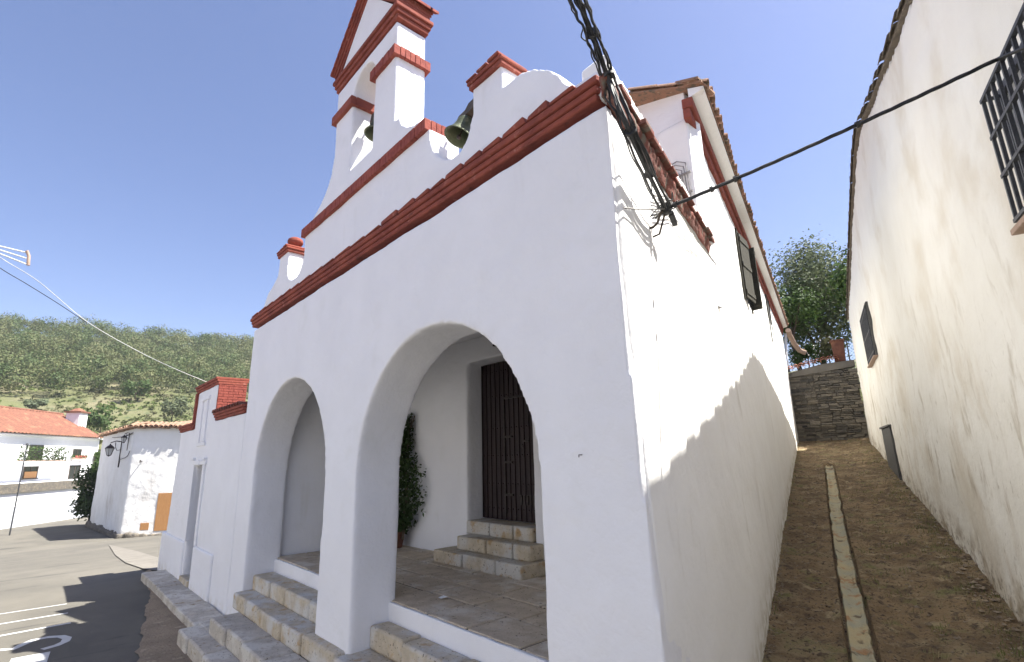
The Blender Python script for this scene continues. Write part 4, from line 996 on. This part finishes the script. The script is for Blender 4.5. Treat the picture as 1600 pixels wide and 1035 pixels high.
mb = MB(); q = V((pb.x, pb.y, ptp.z)); mb.tube([q - uf*.35, q + uf*.35], .035, 6); mb.lathe(q, [(0,.14),(.08,.1),(.1,0),(0,-.05)], k=10); mb.build('lamp_head', M['grille'], pl_, smooth=50); adopt(pl_)

# ------------------------------------------------------------------ road lettering (part of the painted word by the camera)
def stroke(mbx, pts_, w0):
    P_ = [on_z(x, y, -2.628) for x, y in pts_]; n = len(P_); L_ = []; Rr = []
    for i, p in enumerate(P_):
        t = (P_[min(i+1,n-1)] - P_[max(i-1,0)]).normalized(); s_ = V((-t.y, t.x, 0))*w0/2; L_.append(p+s_); Rr.append(p-s_)
    mbx.add(L_+Rr, [(i, i+1, n+i+1, n+i) for i in range(n-1)])
mb = MB()
def j5(x, y): return (x/4.403, 800 + y/4.403)
stroke(mb, [j5(-420,765), j5(0,703), j5(460,633)], .055)
stroke(mb, [j5(-420,850), j5(0,772), j5(468,695)], .07)
stroke(mb, [j5(-420,945), j5(0,853), j5(487,763)], .085)
stroke(mb, [j5(-300,1010), j5(-100,975), j5(0,950), j5(95,942), j5(150,915), j5(230,882), j5(330,862), j5(420,856), j5(462,868), j5(448,892), j5(390,918), j5(290,946)], .12)
stroke(mb, [j5(145,1150), j5(215,985)], .42)
tag(mb.build('road_marking', M['paint']), 'faded white letter strokes painted on the asphalt', kind='structure')

# ------------------------------------------------------------------ cables
def wob(a, b, k, sag, amp, sd):
    out = []
    for i in range(k+1):
        f_ = i/k; p = V(a).lerp(V(b), f_) - UP*sag*4*f_*(1-f_)
        out.append(p + V((noise.noise((f_*9, sd, 0)), noise.noise((f_*9, sd, 5)), noise.noise((f_*9, sd, 9))))*amp*math.sin(PI*min(1, f_*1.0+.02)))
    return out
BR = on_plane(1041, 326, SP(0, .16, 0), N)
P2 = on_plane(985, 205, SP(0, .17, 0), N)
P3 = on_plane(951, 118, (0, -.10, 0), V((0,1,0)))
P4 = on_plane(926, 52, (0, -.42, 0), V((0,1,0)))
P5 = on_plane(906, 2, (0, -.72, 0), V((0,1,0)))
P6 = P5 + (P5-P4)*26
bund = thing('cable_bundle', BR, 'thick tangled bundle of black cables draped over the church corner', 'cables')
random.seed(9)
def catmull(P, k):
    out = []
    for i in range(len(P)-1):
        p0 = P[max(i-1,0)]; p1 = P[i]; p2 = P[i+1]; p3 = P[min(i+2,len(P)-1)]
        for j in range(k):
            t = j/k; out.append(.5*((2*p1) + (p2-p0)*t + (2*p0-5*p1+4*p2-p3)*t*t + (3*p1-p0-3*p2+p3)*t**3))
    out.append(P[-1]); return out
for k in range(11):
    o_ = V((random.gauss(0,1), random.gauss(0,1), random.gauss(0,1)))*(.018 if k < 8 else .04)
    base = catmull([BR, P2, P3, P4, P5], 14)
    pts_ = [p + o_*(1 + .5*noise.noise((i*.25, k, 0))) + V((noise.noise((i*.14, k, 3)), noise.noise((i*.14, k, 6)), noise.noise((i*.14, k, 8))))*.012 for i, p in enumerate(base)]
    pts_.append(P6 + o_)
    mb = MB(); mb.tube(pts_, .0085 if k < 9 else .005, 6); mb.build('cable', M['cable'], bund, smooth=60)
mb = MB()
for p, q in ((P2, V(BR)), (P3, P2), (P4, P3), (P2.lerp(BR,.5), BR)):
    d = (q-p).normalized(); mb.tube([p - d*.012, p + d*.012], .042, 10); mb.build('cable_tie', M['cable'], bund, smooth=60); mb = MB()
for k in range(5):
    a = V(BR) + V((random.gauss(0,.03), random.gauss(0,.03), random.gauss(0,.03)))
    mb.tube([a, a + V((random.gauss(0,.05), random.gauss(0,.05), .06)), a + V((random.gauss(0,.06), random.gauss(0,.05), -.05)), a + V((random.gauss(0,.04), 0, -.02))], .006, 5)
mb.tube([P2.lerp(BR,.55), P2.lerp(BR,.55) - UP*.06 + S*-.03, P2.lerp(BR,.55) - UP*.2 - S*.04], .004, 5)
mb.build('loose_ends', M['cable'], bund, smooth=60); adopt(bund)
# iron bracket and clamps
brk = thing('wall_bracket', BR, 'rusty iron hook bracket holding the cables on the side wall', 'bracket')
sB = (BR - C0).dot(S)
mb = MB(); w0 = SP(sB-.05, -.01, BR.z-.16); mb.tube([w0, w0 + N*.06 + UP*.0, w0 + N*.10 + UP*.03, w0 + N*.13 + UP*.11, V(BR) - UP*.02, V(BR) + S*.05 + UP*.02], .011, 8)
mb.tube([SP(sB+.02, -.01, BR.z-.22), SP(sB+.02, .08, BR.z-.2), V(BR)+UP*.0], .009, 8); mb.build('hook', M['oldwood'], brk, smooth=50)
mb = MB(); mb.obox(V(BR) + V((-.035,-.03,-.05)), (.07,0,0), (0,.06,0), (0,0,.09)); mb.obox(V(BR) + S*.05 - UP*.05, S*.12 - UP*.05, N*.045, UP*.045); mb.build('clamp', M['cable'], brk, bevel=.008); adopt(brk)
# heavy cable across the alley
HW = SP(0, HN-.22, 0)
E1 = on_plane(1560, 92, HW, N); E2 = on_plane(1640, 58, HW, N); E3 = SP(.6, HN-.2, E2.z + .12)
pc = thing('power_cable', E1, 'thick black twisted power cable stretched across the alley to the house', 'cable')
for k in range(3):
    pts_ = []
    for i in range(81):
        f_ = i/80; p = V(BR).lerp(E1, f_) - UP*.02*4*f_*(1-f_); a = f_*30 + k*2*PI/3
        pts_.append(p + V((math.cos(a), 0, math.sin(a)))*.007)
    pts_ += [E2, E3]; mb = MB(); mb.tube(pts_, .009, 6); mb.build('strand', M['cable'], pc, smooth=60)
mb = MB()
for f_ in (.03, .16, .24, .62):
    p = V(BR).lerp(E1, f_) - UP*.02*4*f_*(1-f_); d = (E1-BR).normalized(); mb.tube([p-d*.012, p+d*.012], .026, 8); mb.build('cable_tie', M['cable'], pc); mb = MB()
adopt(pc)
# cables clipped along the side cornice and down the wall
sc_ = MB(); random.seed(13)
for k in range(6):
    n_ = .045 + .012*k; z0 = 2.37 - .022*k
    sc_.tube([SP(sB + .1 + (3.7-sB)*i/18, n_ + .012*noise.noise((i*.5,k,1)), z0 + .05*(sB+(3.7-sB)*i/18) - .03 - (BR.z*0) + .02*noise.noise((i*.6,k,4)) - (.22*(1-i/4) if i < 4 else 0)) for i in range(19)], .006, 5)
for k in range(0): sc_.obox(SP(1.5 + k*.6, 0, 2.27 + .03*k), S*.03, N*.13, UP*.015)
tag(sc_.build('clipped_cables', M['greycable'], smooth=60), 'thin grey cables clipped beneath the side cornice of the porch', 'cables')
p = on_plane(1028, 372, SP(0,.012,0), N); q = on_plane(1027, 690, SP(0,.012,0), N); mb = MB(); mb.tube([p + UP*.12, p, V((p.x,p.y,(p.z+q.z)/2)), V((p.x, p.y, q.z))], .0045, 5)
tag(mb.build('down_lead', M['greycable']), 'single thin wire running straight down the sunlit side wall', 'wire')
mb = MB(); a = on_plane(974, 325, SP(0,.05,0), N); mb.tube(wob(a, BR, 8, .01, .01, 2), .006, 5)
tag(mb.build('stay_wire', M['greycable']), 'short pale stay wire from the wall corner to the cable bracket', 'wire')
cd = MB(); random.seed(4)
for k in range(6):
    x0 = -3.55 + .0; zt2 = 4.05 - .045*k
    cd.tube([(-3.75-.2, 3.5, zt2-.15), (-3.5, 3.5, zt2-.03), (-3.25 - .03*k, 3.5, zt2), (-3.12 - .035*k, 3.5, zt2-.08), (-3.10 - .04*k, 3.5, zt2-.5), (-3.06 - .04*k, 3.5, 2.9)], .008, 6)
for z in (3.2, 3.5, 3.8): cd.box((-3.34, 3.485, z), (-3.06, 3.515, z+.02))
tag(cd.build('conduit_run', M['greycable'], smooth=60), 'pale grey cables bending down the shaded nave front above the porch roof', 'cables')
# thin overhead lines on the left, with the spreader at the left edge
DL = 20.0
def al(px, py, d=DL): return at_dist(px, py, d)
ancx = on_y(325, 598, .2)
mb = MB(); mid = [al(-260, 225, 11), al(-60, 352, 14), al(0, 402, 15), al(60, 440, 15.6), al(135, 502, 16), al(210, 546, 15.6), al(270, 575, 15), ancx]
mb.tube(catmull(mid, 8), .007, 6); tag(mb.build('overhead_wire', M['whitecable'], smooth=60), 'thin white overhead wire sloping down to the annex brick block', 'wire')
mb = MB(); mid = [al(-260, 240, 11), al(-60, 375, 14), al(0, 419, 15), al(40, 443, 15.3), al(90, 474, 15.7), al(135, 504, 16)]
mb.tube(catmull(mid, 8), .008, 6); tag(mb.build('overhead_wire', M['cable'], smooth=60), 'thin dark overhead wire running just below the white one', 'wire')
an = thing('antenna_rack', al(43, 398), 'white wire rack with three rods jutting in at the left sky edge', 'antenna')
for (ya, yb) in ((385, 395), (391, 404), (397, 413)):
    mb = MB(); mb.tube([al(-160, ya-42, 14), al(0, ya, 14), al(41, yb, 14)], .014, 6); mb.build('rod', M['whitecable'], an)
mb = MB(); mb.tube([al(42, 392, 14), al(45, 400, 14), al(44, 415, 14)], .03, 8); mb.build('end_plate', M['buff'], an, bevel=.005); adopt(an)

# ------------------------------------------------------------------ summer haze over the valley
mb = MB(); mb.box((-424, -404, -6.5), (404, 404, 96))
hm = bpy.data.materials.new('thin_haze'); hm.use_nodes = True; hn = hm.node_tree.nodes; hn.remove(hn['Principled BSDF'])
pv = hn.new('ShaderNodeVolumePrincipled'); pv.inputs['Color'].default_value = (.93, .95, 1, 1); pv.inputs['Density'].default_value = .0003; pv.inputs['Anisotropy'].default_value = .2
hm.node_tree.links.new(pv.outputs[0], hn['Material Output'].inputs['Volume'])
tag(mb.build('haze', hm), kind='stuff')

# ------------------------------------------------------------------ light, sky, camera
SE, SA = R(60), R(45)         # elevation; azimuth from +X towards +Y
sd = V((math.cos(SE)*math.cos(SA), math.cos(SE)*math.sin(SA), math.sin(SE)))
sun = bpy.data.lights.new('sun', 'SUN'); sun.energy = 5.0; sun.angle = R(.5); sun.color = (1, .96, .89)
so = bpy.data.objects.new('sun', sun); COL.objects.link(so); so.rotation_euler = sd.to_track_quat('Z', 'Y').to_euler()
w = bpy.data.worlds.new('World'); bpy.context.scene.world = w; w.use_nodes = True
nt = w.node_tree; sky = nt.nodes.new('ShaderNodeTexSky'); sky.sky_type = 'NISHITA'; sky.sun_disc = False
sky.sun_elevation = SE; sky.sun_rotation = PI/2 - SA; sky.air_density = 1.0; sky.dust_density = 1.2; sky.ozone_density = 4.0
bg = nt.nodes['Background']; tn = nt.nodes.new('ShaderNodeMix'); tn.data_type = 'RGBA'; tn.blend_type = 'MULTIPLY'; tn.inputs[0].default_value = 1; tn.inputs[7].default_value = (.95, .87, .96, 1); nt.links.new(sky.outputs[0], tn.inputs[6]); nt.links.new(tn.outputs[2], bg.inputs[0]); bg.inputs[1].default_value = .069
cd_ = bpy.data.cameras.new('camera'); cam = bpy.data.objects.new('camera', cd_); COL.objects.link(cam)
cd_.sensor_width = 36; cd_.lens = 18; cd_.clip_start = .05; cd_.clip_end = 2000
rm = Matrix((ROT @ V((1,0,0)), -(ROT @ V((0,1,0))), -(ROT @ V((0,0,1))))).transposed()
cam.matrix_world = Matrix.Translation(CAM) @ rm.to_4x4()
sc0 = bpy.context.scene; sc0.camera = cam
sc0.view_settings.view_transform = 'Standard'; sc0.view_settings.look = 'None'; sc0.view_settings.gamma = 1; sc0.view_settings.exposure = 1.68
